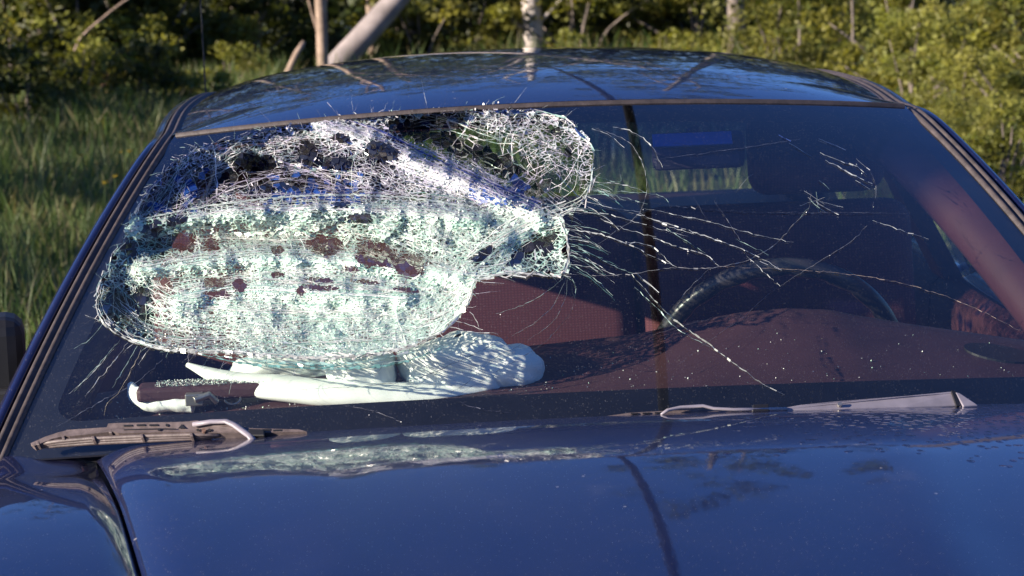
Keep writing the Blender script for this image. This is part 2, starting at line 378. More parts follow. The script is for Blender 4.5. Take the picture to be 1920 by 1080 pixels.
# sub-parts are parented to a part whose own matrix_world is identity
def sub(o, part):
    o.parent = part; o.matrix_parent_inverse = Matrix.Identity(4); return o
def sbuild(mb, name, mat, part, **k): return sub(mb.build(name, mat, None, **k), part)
def smesh(name, v, f, mat, part, **k): return sub(mesh(name, v, f, mat, None, **k), part)

# --- hood
def slope_profile(knots, n=400):
    """knots (y, slope deg, rising to +y positive) -> interpolator z(y) with z=0 at the last knot"""
    y = np.linspace(knots[0][0], knots[-1][0], n); s = np.interp(y, [k[0] for k in knots], [math.tan(R_(k[1])) for k in knots])
    z = np.r_[0, np.cumsum((s[1:]+s[:-1])/2*np.diff(y))]; z -= z[-1]
    return lambda q: np.interp(q, y, z)
hz = slope_profile([(-1.35, 12), (-1.0, 8.5), (-.6, 6.6), (-.48, 5.8), (-.34, 4.0), (-.22, 1.0), (-.11, -2.0), (-.03, -4.6), (.2, -9)])
hz0 = hz(-.03)
def gapx(y): return np.interp(y, [-1.35, -.58, -.25, .07, .2], [.46, .500, .562, .628, .645])
def hood_z(x, y):
    return .946+hz(y)-hz0-.040*(x/.70)**2
def hood_pt(s, t):
    """s -1..1 across, t 0..1 from rear edge to front"""
    yr = -.03+.16*s*s*.72                       # the rear edge follows the glass
    y = yr+(-1.32-yr)*t; g = gapx(y)-.003
    x = s*g
    d = g-np.abs(x); roll = np.clip(1-d/.06, 0, 1)**2.2*.015
    # bring the flow line of the profile with the curved rear edge
    return np.stack([x, y, hood_z(x, y-.10*s*s*(1-t)**2)-roll+.006*np.exp(-((np.abs(s)-.62)/.10)**2)*np.clip(t*4, 0, 1)], -1)
s_ = np.sign(np.linspace(-1, 1, 141))*np.abs(np.linspace(-1, 1, 141))**.85; t_ = np.linspace(0, 1, 120)**1.6
SS, TT = np.meshgrid(s_, t_, indexing='ij')
hood = cmesh('hood', hood_pt(SS.ravel(), TT.ravel()), grid_faces(141, 120), M['hoodpaint'], smooth=True)
md = hood.modifiers.new('s', 'SOLIDIFY'); md.thickness = .012; md.offset = -1
# --- fenders
for sg in (-1, 1):
    yy = np.linspace(.30, -1.32, 70); prof = []
    for y in yy:
        g = gapx(y)+.003; z0 = float(hood_z(g, min(y, .02)))-.014
        pts = [(g, z0-.05), (g, z0-.004), (g+.002, z0-.0005), (g+.012, z0+.0005), (g+.06, z0+.001), (g+.13, z0-.001), (.78, z0-.018), (.84, z0-.06), (.868, z0-.14), (.875, .70), (.865, .45), (.84, .22)]
        pr = spline(np.array(pts), 34); prof.append(np.c_[sg*pr[:, 0], np.full(34, y), pr[:, 1]])
    V = np.array(prof).reshape(-1, 3)
    fn = cmesh('fender', V, grid_faces(70, 34), M['paint'], smooth=True); solid(fn, .008)
# dirt in the gap between hood and fender: a strip of weathered seal
for sg in (-1, 1):
    mb = MB(); yy = np.linspace(.1, -1.3, 50)
    mb.tube([(sg*gapx(y), y, float(hood_z(gapx(y), min(y, .02)))-.034) for y in yy], .009, 6)
    cbuild(mb, 'gap_seal', simple('mossy_seal', (.030, .036, .026), .9, var=.7, scale=120), smooth=True)
# cowl under the rear edge of the hood
cv = []; uu = np.linspace(-1, 1, 41)
for u in uu:
    e = S(u, 0.0); cv += [(e[0], e[1]+.03, e[2]-.012), (e[0], e[1]-.06, e[2]-.035), (e[0], e[1]-.10, e[2]-.09)]
cmesh('cowl_panel', cv, grid_faces(41, 3), M['black'], smooth=True)

# --- roof
rz = slope_profile([(.70, 13.5), (.80, 11.0), (.90, 7.6), (1.0, 5.1), (1.12, 2.9), (1.25, 1.4), (1.5, .2), (1.9, -1.8), (2.15, -5), (2.35, -9), (2.42, -14)])
rz0 = rz(.78)
def roof_pt(s, t):
    yf = YT+QT*s*s; yb = 2.36-.10*s*s; y = yf+(yb-yf)*t; hw = np.interp(y, [.7, 1.0, 1.4, 1.9, 2.4], [.578, .592, .602, .600, .575])
    x = s*hw
    z = ZT+rz(y-QT*s*s*(1-t))-rz0-.0318*s*s-(.014*s*s+.024*np.abs(s)**7)*np.clip(t/.14, 0, 1)
    return np.stack([x, y, z], -1)
SS, TT = np.meshgrid(np.linspace(-1, 1, 81), np.linspace(.012, 1, 120), indexing='ij')
roof = cmesh('roof', roof_pt(SS.ravel(), TT.ravel()), grid_faces(81, 120), M['paint'], smooth=True)
SS, TT = np.meshgrid(np.linspace(-1, 1, 31), np.linspace(.0, 1, 40), indexing='ij')
hl = roof_pt(SS.ravel(), TT.ravel()); hl[:, 2] -= .034; hl[:, 0] *= .985; hl[:, 1] = hl[:, 1]*.96+.085
smesh('headliner', hl, grid_faces(31, 40), M['dash'], roof, smooth=True)

# --- rail along pillar and roof edge
def rail(sg):
    a = S(sg*np.ones(13), np.linspace(-.04, .93, 13))
    b = roof_pt(np.full(10, sg*1.0), np.linspace(.13, 1, 10))
    c = np.array([(sg*.60, 2.55, 1.13), (sg*.655, 2.78, .98)])
    return spline(np.r_[a, b, c], 90)
def sweep_rail(sg, prof, lo=0, hi=None):
    P = rail(sg); T = np.gradient(P, axis=0); T /= np.linalg.norm(T, axis=1)[:, None]
    X = np.array([sg, 0, 0.0]); A = X-T*(T@X)[:, None]; A /= np.linalg.norm(A, axis=1)[:, None]
    B = np.cross(T, A)*sg; B *= np.sign(B[:, 2:3]+1e-9)
    P, A, B = P[lo:hi], A[lo:hi], B[lo:hi]; pr = np.asarray(prof, float)
    V = P[:, None]+A[:, None]*pr[None, :, :1]+B[:, None]*pr[None, :, 1:]
    return V.reshape(-1, 3), grid_faces(len(P), len(pr))
arc = lambda a0, a1, h, n=7: [(a0+(a1-a0)*k/(n-1), h*math.sin(math.pi*k/(n-1))) for k in range(n)]
for sg in (-1, 1):
    v, f = sweep_rail(sg, arc(-.003, .0085, .005)+arc(.0100, .0205, .0045)+[(.0205, -.012)], 0, 84)
    cmesh('windshield_side_molding', v, f, M['rubber'], smooth=True)
    v, f = sweep_rail(sg, [(.0185, -.03), (.0235, -.022), (.024, -.003), (.026, .001)]+[(.030+.018*math.sin(a)*1.0, .001-.010*(1-math.cos(a))-.010*a) for a in np.linspace(.2, 1.5, 8)]+[(.060, -.045), (.066, -.075), (.05, -.085), (.0, -.06)])
    cmesh('door_window_frame', v, f, M['paint'], smooth=True)
    v, f = sweep_rail(sg, [(.012, -.016), (-.010, -.020), (-.035, -.032), (-.050, -.048), (-.055, -.068), (-.045, -.088), (-.015, -.100), (.03, -.100)], 2, 60)
    cmesh('pillar_trim', v, f, M['trim'], smooth=True)
# header moulding
uu = np.linspace(-.995, .995, 80); base = S(uu, np.ones(80)); nn = SN(uu, np.ones(80)); tv = S(uu, np.ones(80)+.002)-base; tv /= np.linalg.norm(tv, axis=1)[:, None]
pr = arc(-.007, .005, .0045, 8)
V = base[:, None]+tv[:, None]*np.array([q[0] for q in pr])[None, :, None]+nn[:, None]*np.array([q[1] for q in pr])[None, :, None]
cmesh('windshield_header_molding', V.reshape(-1, 3), grid_faces(80, 8), M['rubber'], smooth=True)

# ------------------------------------------------------------------ windscreen
OUT = np.array([(181, 575), (192, 525), (212, 482), (232, 448), (244, 410), (272, 362), (318, 312), (362, 282), (420, 262), (500, 242), (600, 226), (700, 217), (800, 211), (900, 207), (985, 208), (1040, 218), (1080, 238), (1104, 268), (1113, 300), (1108, 345), (1090, 388), (1052, 408), (1062, 450), (1064, 500), (1052, 514), (985, 514), (925, 519), (890, 526), (884, 560), (858, 598), (815, 632), (750, 655), (670, 668), (580, 673), (500, 668), (400, 662), (320, 655), (262, 642), (215, 615), (190, 595)], float)
def seg_dist(P, A, B):
    d = B-A; t = np.clip(((P[:, None]-A[None])*d[None]).sum(-1)/((d*d).sum(-1)[None]+1e-9), 0, 1)
    return np.linalg.norm(P[:, None]-A[None]-t[..., None]*d[None], axis=-1).min(1)
def poly_dist(P, O): return seg_dist(P, O, np.roll(O, -1, 0))
def inside(P, O):
    x, y = P[:, 0][:, None], P[:, 1][:, None]; a = O[None]; b = np.roll(O, -1, 0)[None]
    c = ((a[..., 1] > y) != (b[..., 1] > y)) & (x < (b[..., 0]-a[..., 0])*(y-a[..., 1])/(b[..., 1]-a[..., 1]+1e-12)+a[..., 0])
    return c.sum(1) % 2 == 1
def line_dist(P, pts):
    A = np.array(pts, float); return seg_dist(P, A[:-1], A[1:])
FOLDS = [([(390, 350), (470, 318), (560, 318), (650, 345)], .022, 26), ([(600, 228), (700, 262), (800, 310), (900, 352), (1010, 400)], -.026, 22),
         ([(800, 235), (900, 275), (1000, 330), (1060, 372)], .026, 32), ([(250, 430), (420, 402), (600, 388), (760, 392), (900, 412)], -.018, 20),
         ([(300, 455), (420, 445), (560, 452), (680, 452), (800, 485)], .024, 28), ([(270, 505), (500, 478), (700, 492), (860, 516)], -.022, 18),
         ([(220, 560), (300, 622), (420, 640)], .016, 22), ([(330, 560), (450, 540), (620, 550), (760, 560)], -.014, 26), ([(880, 500), (960, 440), (1060, 400)], -.012, 20)]
def dent(q):
    ins = inside(q, OUT); d = poly_dist(q, OUT)
    D = .034*(1-np.exp(-d/30))
    for pts, a, s in FOLDS: D = D+a*np.exp(-(line_dist(q, pts)/s)**2)*(1-np.exp(-d/25))
    D = D+(1-np.exp(-d/25))*(.006*vnoise(q/45, 3)+.003*vnoise(q/17, 4))
    return np.where(ins, D, 0)
# intact pane around the hole
ou, ov = inv(OUT)
fine = []
for k in range(len(OUT)):
    a, b = OUT[k], OUT[(k+1) % len(OUT)]
    for t in np.linspace(0, 1, max(2, int(np.linalg.norm(b-a)/16)), endpoint=False): fine.append(a+(b-a)*t)
fine = np.array(fine); fine = fine+np.c_[vnoise(fine/11, 11), vnoise(fine/11, 12)]*8
fu, fv = inv(fine)
sx_, sy_ = .67, .86
gu, gv = np.meshgrid(np.linspace(-1, 1, 95), np.linspace(-.02, 1, 66), indexing='ij'); gu = gu.ravel(); gv = gv.ravel()
H2 = np.c_[fu*sx_, fv*sy_]; G2 = np.c_[gu*sx_, gv*sy_]
keep = (poly_dist(G2, H2) > .006)
G2 = G2[keep]; allp = np.r_[H2, G2]
edges = [(i, (i+1) % len(H2)) for i in range(len(H2))]
vo, eo, fo, *_ = geometry.delaunay_2d_cdt([Vector(p) for p in allp], edges, [], 0, 1e-7)
vo = np.array([(p.x, p.y) for p in vo]); tri = np.array([t for t in fo if len(t) == 3])
ce = vo[tri].mean(1); tri = tri[~inside(ce, H2)]
uu, vv = vo[:, 0]/sx_, vo[:, 1]/sy_
nrm = np.cross(S(uu[tri[:, 1]], vv[tri[:, 1]])-S(uu[tri[:, 0]], vv[tri[:, 0]]), S(uu[tri[:, 2]], vv[tri[:, 2]])-S(uu[tri[:, 0]], vv[tri[:, 0]]))
fl = nrm[:, 2] < 0; tri[fl] = tri[fl][:, ::-1]
UVW = np.c_[uu*.5+.5, vv]
windshield = cmesh('windshield', S(uu, vv), tri, M['glass'], smooth=True, uv=UVW)
# black ceramic border on the inside of the glass
n_ = 60; ring = []
def rr(t, a, b0, b1, rad):      # rounded rectangle, t 0..1, corners in (u,v)
    pts = []
    for (cx, cy, a0) in ((a-rad, b1-rad*.9, 0), (-a+rad, b1-rad*.9, 90), (-a+rad, b0+rad*.9, 180), (a-rad, b0+rad*.9, 270)):
        for k in range(13): an = R_(a0+k*7.5); pts.append((cx+rad*math.cos(an), cy+rad*.9*math.sin(an)))
    pts.append(pts[0]); return pts
inner = np.array(rr(0, .945, .066, .962, .06)); outer = np.array(rr(0, 1.0, -.02, 1.0, .004))
def dens(P, n):
    P = np.asarray(P); o = []
    for a, b in zip(P[:-1], P[1:]):
        k = max(1, int(np.linalg.norm(b-a)*n)); o += [a+(b-a)*i/k for i in range(k)]
    return np.array(o), None
oi = []; oo = []
for a, b, c, d in zip(inner[:-1], inner[1:], outer[:-1], outer[1:]):
    k = max(1, int(np.linalg.norm(b-a)*140)); 
    for i in range(k): oi.append(a+(b-a)*i/k); oo.append(c+(d-c)*i/k)
oi, oo = np.array(oi), np.array(oo); rows = [oo+(oi-oo)*k/7 for k in range(8)]
V = np.array([S(q[:, 0], q[:, 1])-SN(q[:, 0], q[:, 1])*.003 for q in rows]).transpose(1, 0, 2).reshape(-1, 3)
gf = grid_faces(len(oi), 8, True); gc = proj(V[gf].mean(1)); gf = gf[~(inside(gc, OUT))]
smesh('ceramic_border', V, gf, M['frit'], windshield, smooth=True)

# ---- shatter: sizes (px of cell), frost, x, y
CT = np.array([(330, 330, 14, .15), (300, 380, 11, .2), (420, 290, 16, .3), (470, 312, 13, .25), (540, 322, 13, .25), (600, 250, 8, .65), (500, 252, 8, .6), (700, 235, 8.5, .55), (400, 300, 9, .45), (350, 290, 9, .5), (520, 285, 9, .45), (640, 288, 12, .35), (590, 297, 14, .25), (715, 286, 15, .25), (800, 242, 17, .15), (860, 258, 17, .12), (760, 312, 7, .7), (840, 336, 6, .8), (900, 356, 6, .8), (960, 380, 6.5, .75), (650, 340, 9, .5), (560, 372, 10, .35), (450, 380, 11, .3), (370, 370, 14, .2), (930, 292, 17, .12), (980, 312, 16, .15), (1040, 258, 14, .45), (1080, 310, 22, .35), (1060, 350, 28, .15), (1000, 225, 9, .5), (920, 215, 9, .5),
 (250, 430, 11, .35), (330, 420, 11, .4), (440, 430, 10, .4), (345, 456, 12, .35), (540, 430, 8.5, .6), (640, 450, 12, .35), (600, 466, 12, .35), (700, 432, 9, .5), (780, 420, 8, .55), (880, 400, 6, .75), (780, 496, 15, .2), (730, 470, 10, .4), (860, 450, 10, .45), (940, 460, 18, .2), (1010, 470, 24, .2), (960, 492, 14, .4),
 (245, 465, 16, .15), (260, 505, 9, .55), (240, 556, 22, .08), (205, 540, 12, .3), (300, 520, 8, .45), (400, 532, 9, .5), (432, 536, 18, .1), (300, 545, 20, .06), (520, 500, 6.5, .7), (600, 520, 6, .75), (700, 530, 5.5, .85), (800, 532, 6, .85), (850, 540, 7.5, .65), (345, 572, 6, .75), (450, 590, 6, .8), (600, 600, 5.5, .9), (720, 600, 5.5, .9), (800, 600, 8, .6), (320, 622, 9, .25), (420, 632, 7.5, .35), (550, 642, 7, .5), (680, 650, 7, .6)], float)
def field(q, c):
    d = np.linalg.norm(q[:, None]-CT[None, :, :2], axis=-1)+6; wgt = d**-3.2; return (wgt*CT[None, :, c]).sum(1)/wgt.sum(1)
AN = np.array([(300, 350, -50), (420, 280, -25), (600, 240, -10), (850, 230, 15), (1050, 240, 30), (1090, 330, 100), (1000, 330, -40), (900, 360, 25), (700, 300, 25), (500, 330, -5), (450, 400, 5), (650, 400, -5), (850, 420, 20), (980, 460, -35), (1050, 380, -30), (250, 450, -60), (220, 560, 70), (300, 620, 35), (500, 500, 0), (700, 500, 8), (820, 520, 15), (860, 580, -50), (600, 600, 8), (450, 600, 10), (700, 650, -8), (400, 560, -5)], float)
def ang(q):
    d = np.linalg.norm(q[:, None]-AN[None, :, :2], axis=-1)+8; wgt = d**-3; a = np.radians(AN[:, 2])*2
    return np.arctan2((wgt*np.sin(a)).sum(1), (wgt*np.cos(a)).sum(1))/2
cand = rng.uniform((165, 195), (1130, 690), (110000, 2)); dd = poly_dist(cand, OUT); ii = inside(cand, OUT)
ok = ii | (dd < 14); cand = cand[ok]; cs = field(cand, 2)*rng.uniform(.5, 1.15, len(cand))*.86; _c = cand; _r = np.zeros(len(cand)); _v = np.zeros(len(cand))
for _p, _a, _s in FOLDS:
    _e = np.exp(-(line_dist(cand, _p)/(_s*.8))**2)
    if _a < 0: _r = np.maximum(_r, _e)
    else: _v = np.maximum(_v, _e)
cs = cs*(1-.30*_r)*(1+.25*_v); ca = ang(cand)
acc = np.zeros((16000, 2)); na = 0
for i in range(len(cand)):
    d = acc[:na]-cand[i]; c, s = math.cos(ca[i]), math.sin(ca[i]); x = (d[:, 0]*c+d[:, 1]*s)/1.75; y = (-d[:, 0]*s+d[:, 1]*c)*1.15
    if na == 0 or (x*x+y*y).min() > cs[i]*cs[i]:
        acc[na] = cand[i]; na += 1
        if na >= 15990: break
pts = acc[:na]
dv, de, df_, *_ = geometry.delaunay_2d_cdt([Vector(p) for p in pts], [], [], 0, 1e-6)
dv = np.array([(p.x, p.y) for p in dv]); T3 = np.array(df_)
a, b, c = dv[T3[:, 0]], dv[T3[:, 1]], dv[T3[:, 2]]
dn = 2*(a[:, 0]*(b[:, 1]-c[:, 1])+b[:, 0]*(c[:, 1]-a[:, 1])+c[:, 0]*(a[:, 1]-b[:, 1]))
a2, b2, c2 = (a*a).sum(1), (b*b).sum(1), (c*c).sum(1)
cc = np.c_[(a2*(b[:, 1]-c[:, 1])+b2*(c[:, 1]-a[:, 1])+c2*(a[:, 1]-b[:, 1]))/dn, (a2*(c[:, 0]-b[:, 0])+b2*(a[:, 0]-c[:, 0])+c2*(b[:, 0]-a[:, 0]))/dn]
cg = (a+b+c)/3; bad = np.linalg.norm(cc-cg, axis=1) > 30; cc[bad] = cg[bad]
inc = [[] for _ in range(len(dv))]
emap = {}
for k, t in enumerate(T3):
    for i in range(3):
        inc[t[i]].append(k); e = tuple(sorted((t[i], t[(i+1) % 3]))); emap.setdefault(e, []).append(k)
cin = inside(dv, OUT)
def lift(q, extra=0.0):
    u, v = inv(q, -dent(q)); return S(u, v)-SN(u, v)*(dent(q)-extra)[:, None], np.c_[u*.5+.5, v], SN(u, v)
def ridge(q):
    r_ = np.zeros(len(q)); v_ = np.zeros(len(q))
    for pts_, a_, s_ in FOLDS:
        e_ = np.exp(-(line_dist(q, pts_)/(s_*.8))**2)
        if a_ < 0: r_ = np.maximum(r_, e_)
        else: v_ = np.maximum(v_, e_)
    return r_, v_
HO = np.array([(715, 283, 36, 17, 10), (580, 288, 17, 26, 0), (630, 305, 28, 13, 5), (785, 250, 62, 13, 18), (852, 272, 36, 18, 30), (475, 305, 46, 16, 5), (430, 335, 26, 10, -10), (285, 430, 22, 12, -20), (345, 452, 22, 16, 0), (242, 463, 15, 18, 0), (610, 462, 30, 20, 0), (702, 478, 38, 24, 5), (770, 500, 28, 20, 0), (330, 415, 20, 9, -15), (450, 537, 14, 10, 0), (405, 530, 22, 9, 5), (310, 530, 10, 8, 0), (267, 556, 16, 14, 0), (270, 588, 11, 11, 0), (202, 585, 26, 9, 65), (410, 552, 28, 5, 3), (600, 540, 36, 4.5, 2), (600, 526, 30, 4.5, 2), (565, 545, 9, 8, 0), (935, 306, 42, 18, 30), (895, 290, 26, 12, 35), (680, 410, 22, 8, 0), (400, 460, 16, 11, 0), (545, 350, 24, 9, 0), (1010, 352, 30, 12, -35), (640, 385, 18, 6, 0), (500, 352, 18, 8, 5), (520, 470, 12, 8, 0), (905, 478, 22, 9, -40), (985, 470, 34, 10, -40), (1030, 450, 18, 10, -50), (690, 530, 26, 4, 5), (760, 545, 22, 4, 8), (660, 505, 16, 5, 5), (520, 515, 12, 5, 0), (640, 260, 16, 8, 0), (1065, 285, 12, 8, 30), (1035, 245, 14, 7, 20)], float)
def hole(q):
    q = np.atleast_2d(q); d = q[:, None]-HO[None, :, :2]; a_ = np.radians(HO[:, 4])[None]; c_, s_ = np.cos(a_), np.sin(a_)
    x_ = (d[..., 0]*c_+d[..., 1]*s_)/HO[None, :, 2]; y_ = (-d[..., 0]*s_+d[..., 1]*c_)/HO[None, :, 3]
    return ((x_*x_+y_*y_)*(1+.35*vnoise(q/14, 9)[:, None])).min(1) < 1
def hole_soft(q):
    q = np.atleast_2d(q); d = q[:, None]-HO[None, :, :2]; a_ = np.radians(HO[:, 4])[None]; c_, s_ = np.cos(a_), np.sin(a_)
    x_ = (d[..., 0]*c_+d[..., 1]*s_)/HO[None, :, 2]; y_ = (-d[..., 0]*s_+d[..., 1]*c_)/HO[None, :, 3]
    return np.clip((((x_*x_+y_*y_)*(1+.35*vnoise(q/14, 9)[:, None])).min(1)-.65)/.7, 0, 1)
def cover(q):
    r_, v_ = ridge(q); rim = np.exp(-(poly_dist(q, OUT)/14)**2)
    low = np.clip((q[:, 1]-400)/90, 0, 1)
    return np.clip(.01+.03*low+field(q, 3)*(.50+.26*low)+.20*r_*(1-.5*low)-.20*v_*(1-.75*np.clip((q[:, 1]-395)/20, 0, 1))+.12*np.clip((q[:, 1]-400)/15, 0, 1)*np.clip((500-q[:, 1])/30, 0, 1)+.09*vnoise(q/30, 51)+.035*vnoise(q/9, 52)+.05*rim, .02, .97)*hole_soft(q)
hol = hole(dv)
rdg, vly = ridge(dv)
size_at = field(dv, 2)*(1-.25*rdg); frost_at = np.where(hol, 0, np.clip(field(dv, 3)+.30*rdg-.45*vly, 0, 1))
g0 = dent(dv); gxp = (dent(dv+[3, 0])-dent(dv-[3, 0]))/6; gyp = (dent(dv+[0, 3])-dent(dv-[0, 3]))/6
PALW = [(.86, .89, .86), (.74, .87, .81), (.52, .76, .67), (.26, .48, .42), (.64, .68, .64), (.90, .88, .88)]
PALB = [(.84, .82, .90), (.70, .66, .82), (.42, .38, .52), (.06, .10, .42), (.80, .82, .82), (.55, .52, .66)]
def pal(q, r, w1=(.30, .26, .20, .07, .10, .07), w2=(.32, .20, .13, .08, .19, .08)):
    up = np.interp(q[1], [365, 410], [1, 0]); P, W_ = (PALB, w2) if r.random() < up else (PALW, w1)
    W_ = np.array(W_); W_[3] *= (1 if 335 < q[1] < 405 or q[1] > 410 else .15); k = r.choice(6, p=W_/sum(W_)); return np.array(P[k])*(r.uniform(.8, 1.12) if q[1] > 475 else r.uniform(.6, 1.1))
cv, cf, cq, cD, cm, ccol, cfr, cblue = [], [], [], [], [], [], [], []
r2 = np.random.default_rng(3)
for i in range(len(dv)):
    if not cin[i] or len(inc[i]) < 3: continue
    p = cc[inc[i]]; o = np.argsort(np.arctan2(p[:, 1]-dv[i, 1], p[:, 0]-dv[i, 0])); p = p[o]; ctr = p.mean(0)
    p = ctr+(p-ctr)*.97
    big = size_at[i] > 13
    tl = r2.normal(0, .00014 if big else .00016, 2)
    D = g0[i]+(p-dv[i])@(np.array([gxp[i], gyp[i]])*(.6)+tl)
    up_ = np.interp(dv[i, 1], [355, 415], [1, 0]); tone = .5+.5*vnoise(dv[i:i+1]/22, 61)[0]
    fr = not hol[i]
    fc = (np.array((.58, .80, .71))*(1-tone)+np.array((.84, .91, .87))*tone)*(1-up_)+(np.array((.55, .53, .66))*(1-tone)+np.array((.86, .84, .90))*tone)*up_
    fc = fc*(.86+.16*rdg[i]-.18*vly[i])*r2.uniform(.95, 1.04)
    blue = (not hol[i]) and 318 < dv[i, 1] < 400 and size_at[i] < 14 and r2.random() < .85*math.exp(-((dv[i, 1]-362)/24)**2)*(vnoise(dv[i:i+1]/60, 41)[0] > -.05)
    if blue: fr = True
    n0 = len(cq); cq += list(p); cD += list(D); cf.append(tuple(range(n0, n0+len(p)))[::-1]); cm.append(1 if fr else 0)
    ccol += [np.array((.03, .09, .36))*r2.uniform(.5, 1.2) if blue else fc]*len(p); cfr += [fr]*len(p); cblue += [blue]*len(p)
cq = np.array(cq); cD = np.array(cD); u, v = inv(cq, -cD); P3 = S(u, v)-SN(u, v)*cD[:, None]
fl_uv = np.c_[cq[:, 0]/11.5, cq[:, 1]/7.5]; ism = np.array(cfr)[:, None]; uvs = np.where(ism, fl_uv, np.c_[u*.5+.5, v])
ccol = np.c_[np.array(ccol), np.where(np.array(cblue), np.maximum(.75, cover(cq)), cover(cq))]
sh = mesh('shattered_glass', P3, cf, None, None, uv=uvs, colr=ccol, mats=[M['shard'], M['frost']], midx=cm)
sub(sh, windshield)
# fracture faces along every cell edge
ev, ef, ec = [], [], []
q0, q1, wd, rl = [], [], [], []
for (i, j), ks in emap.items():
    if len(ks) != 2 or not (cin[i] or cin[j]): continue
    if (hol[i] and hol[j] and r2.random() < .93) or r2.random() < .42: continue
    sz = min(size_at[i], size_at[j]); w_ = np.clip(r2.lognormal(math.log(.46), .7), .18, 2.8)*np.interp(sz, [5, 12, 30], [.85, .9, 1.15])
    if r2.random() < .18: w_ *= .35
    q0.append(cc[ks[0]]); q1.append(cc[ks[1]]); wd.append(w_); rl.append(r2.normal(0, .30)); ec.append(pal(dv[i], r2))
def strands(q0, q1, wd, rl, colr, name, parent, depth=True, extra=.0012, mat='crack'):
    q0, q1, wd, rl = map(np.asarray, (q0, q1, wd, rl)); d = q1-q0; ln = np.linalg.norm(d, axis=1)[:, None]+1e-6; d = d/ln; nn = np.c_[-d[:, 1], d[:, 0]]
    e = d*np.minimum(.6, ln*.1)
    c4 = [q0-e-nn*wd[:, None]/2, q0-e+nn*wd[:, None]/2, q1+e+nn*wd[:, None]/2, q1+e-nn*wd[:, None]/2]; V = []
    for k, q in enumerate(c4):
        D = dent(q) if depth else np.zeros(len(q)); u, v = inv(q, -D); nrm = SN(u, v)
        sgn = -1 if k in (0, 3) else 1
        V.append(S(u, v)-nrm*(D-extra-sgn*np.tan(np.clip(rl, -1.2, 1.2))*wd*.00038)[:, None])
    V = np.stack(V, 1).reshape(-1, 3); F_ = np.arange(len(q0)*4).reshape(-1, 4)
    return sub(mesh(name, V, F_, M[mat], None, colr=np.repeat(np.asarray(colr), 4, 0)), parent)
strands(q0, q1, wd, rl, ec, 'fracture_web', windshield)
# long strands that flow along the folds, and loose splinters
q0, q1, wd, rl, ec = [], [], [], [], []
for k in range(2300):
    p = rng.uniform((185, 210), (1110, 670)); 
    if not inside(p[None], OUT)[0]: continue
    if rng.random() > np.interp(field(p[None], 2)[0], [5, 12, 22, 32], [1, .8, .4, .15]): continue
    if hole(p)[0]: continue
    c_ = pal(p, rng); w0 = np.clip(rng.lognormal(math.log(.50), .55), .25, 2.2); off = rng.normal(0, .25)+(math.pi/2 if rng.random() < .25 else 0); sg = 1 if rng.random() < .5 else -1
    for s in range(rng.integers(6, 26)):
        t = ang(p[None])[0]+off+rng.normal(0, .09); st = rng.uniform(4, 9); nx = p+sg*st*np.array([math.cos(t), math.sin(t)])
        if not inside(nx[None], OUT)[0] or (hole(nx)[0] and rng.random() < .8): break
        q0.append(p); q1.append(nx); wd.append(w0*rng.uniform(.6, 1.2)); rl.append(rng.normal(0, .28)); ec.append(c_*rng.uniform(.85, 1.05)); p = nx
# continuous curves along the folds and round the sagging pouch
def curve_strand(P_, w0, c_):
    Q = spline(P_, max(4, int(np.linalg.norm(np.diff(np.array(P_, float), axis=0), axis=1).sum()/7))); Q = Q+rng.normal(0, .6, Q.shape); ok_ = inside(Q, OUT) & ~hole(Q)
    for i_ in range(len(Q)-1):
        if ok_[i_] and ok_[i_+1]: q0.append(Q[i_]); q1.append(Q[i_+1]); wd.append(w0*rng.uniform(.6, 1.3)); rl.append(rng.normal(0, .2)); ec.append(np.clip(c_*rng.uniform(.8, 1.08), 0, .95))
for P_, a_, s_ in FOLDS:
    for k in range(15 if a_ < 0 else 5):
        off = np.array([rng.normal(0, 5), rng.normal(0, 15)]); A_ = np.array(P_, float)+off+rng.normal(0, 4, (len(P_), 2)); curve_strand(A_, np.clip(rng.lognormal(-.1, .45), .4, 2.6), pal(A_[1], rng))
BOT = np.array([(186, 548), (181, 575), (192, 604), (225, 630), (285, 652), (340, 660), (430, 664), (520, 671), (620, 673), (720, 664), (800, 640), (850, 606), (880, 565), (890, 528)], float)
for k in range(46):
    a_, b_ = sorted(rng.choice(14, 2, replace=False)); 
    if b_-a_ < 3: continue
    sc2 = rng.uniform(.42, .98); A_ = (BOT[a_:b_+1]-[560, 470])*[.5+.5*sc2, sc2]+[560, 470]; curve_strand(A_+rng.normal(0, 2.5, A_.shape), np.clip(rng.lognormal(-.15, .45), .4, 2.4), pal(A_[1], rng))
# broken rim of the hole
for layer in range(4):
    n = len(fine); off = rng.normal(0, 2.8, (n, 2))
    for i in range(n):
        a, b = fine[i]+off[i], fine[(i+1) % n]+off[(i+1) % n]
        wgt = 1.0 if fine[i][1] > 480 or fine[i][0] > 1000 else .6
        top = fine[i][1] < 480 and fine[i][0] < 1000
        if rng.random() > (.18 if top else .5): continue
        q0.append(a); q1.append(b); wd.append(rng.uniform(.4, 2.2)*wgt); rl.append(rng.normal(0, .7)); ec.append(np.array([(.8, .84, .80), (.62, .60, .60), (.45, .66, .58), (.75, .72, .70)][rng.integers(4)]))
strands(q0, q1, wd, rl, np.clip(ec, 0, .95), 'long_fractures', windshield, extra=.0014)
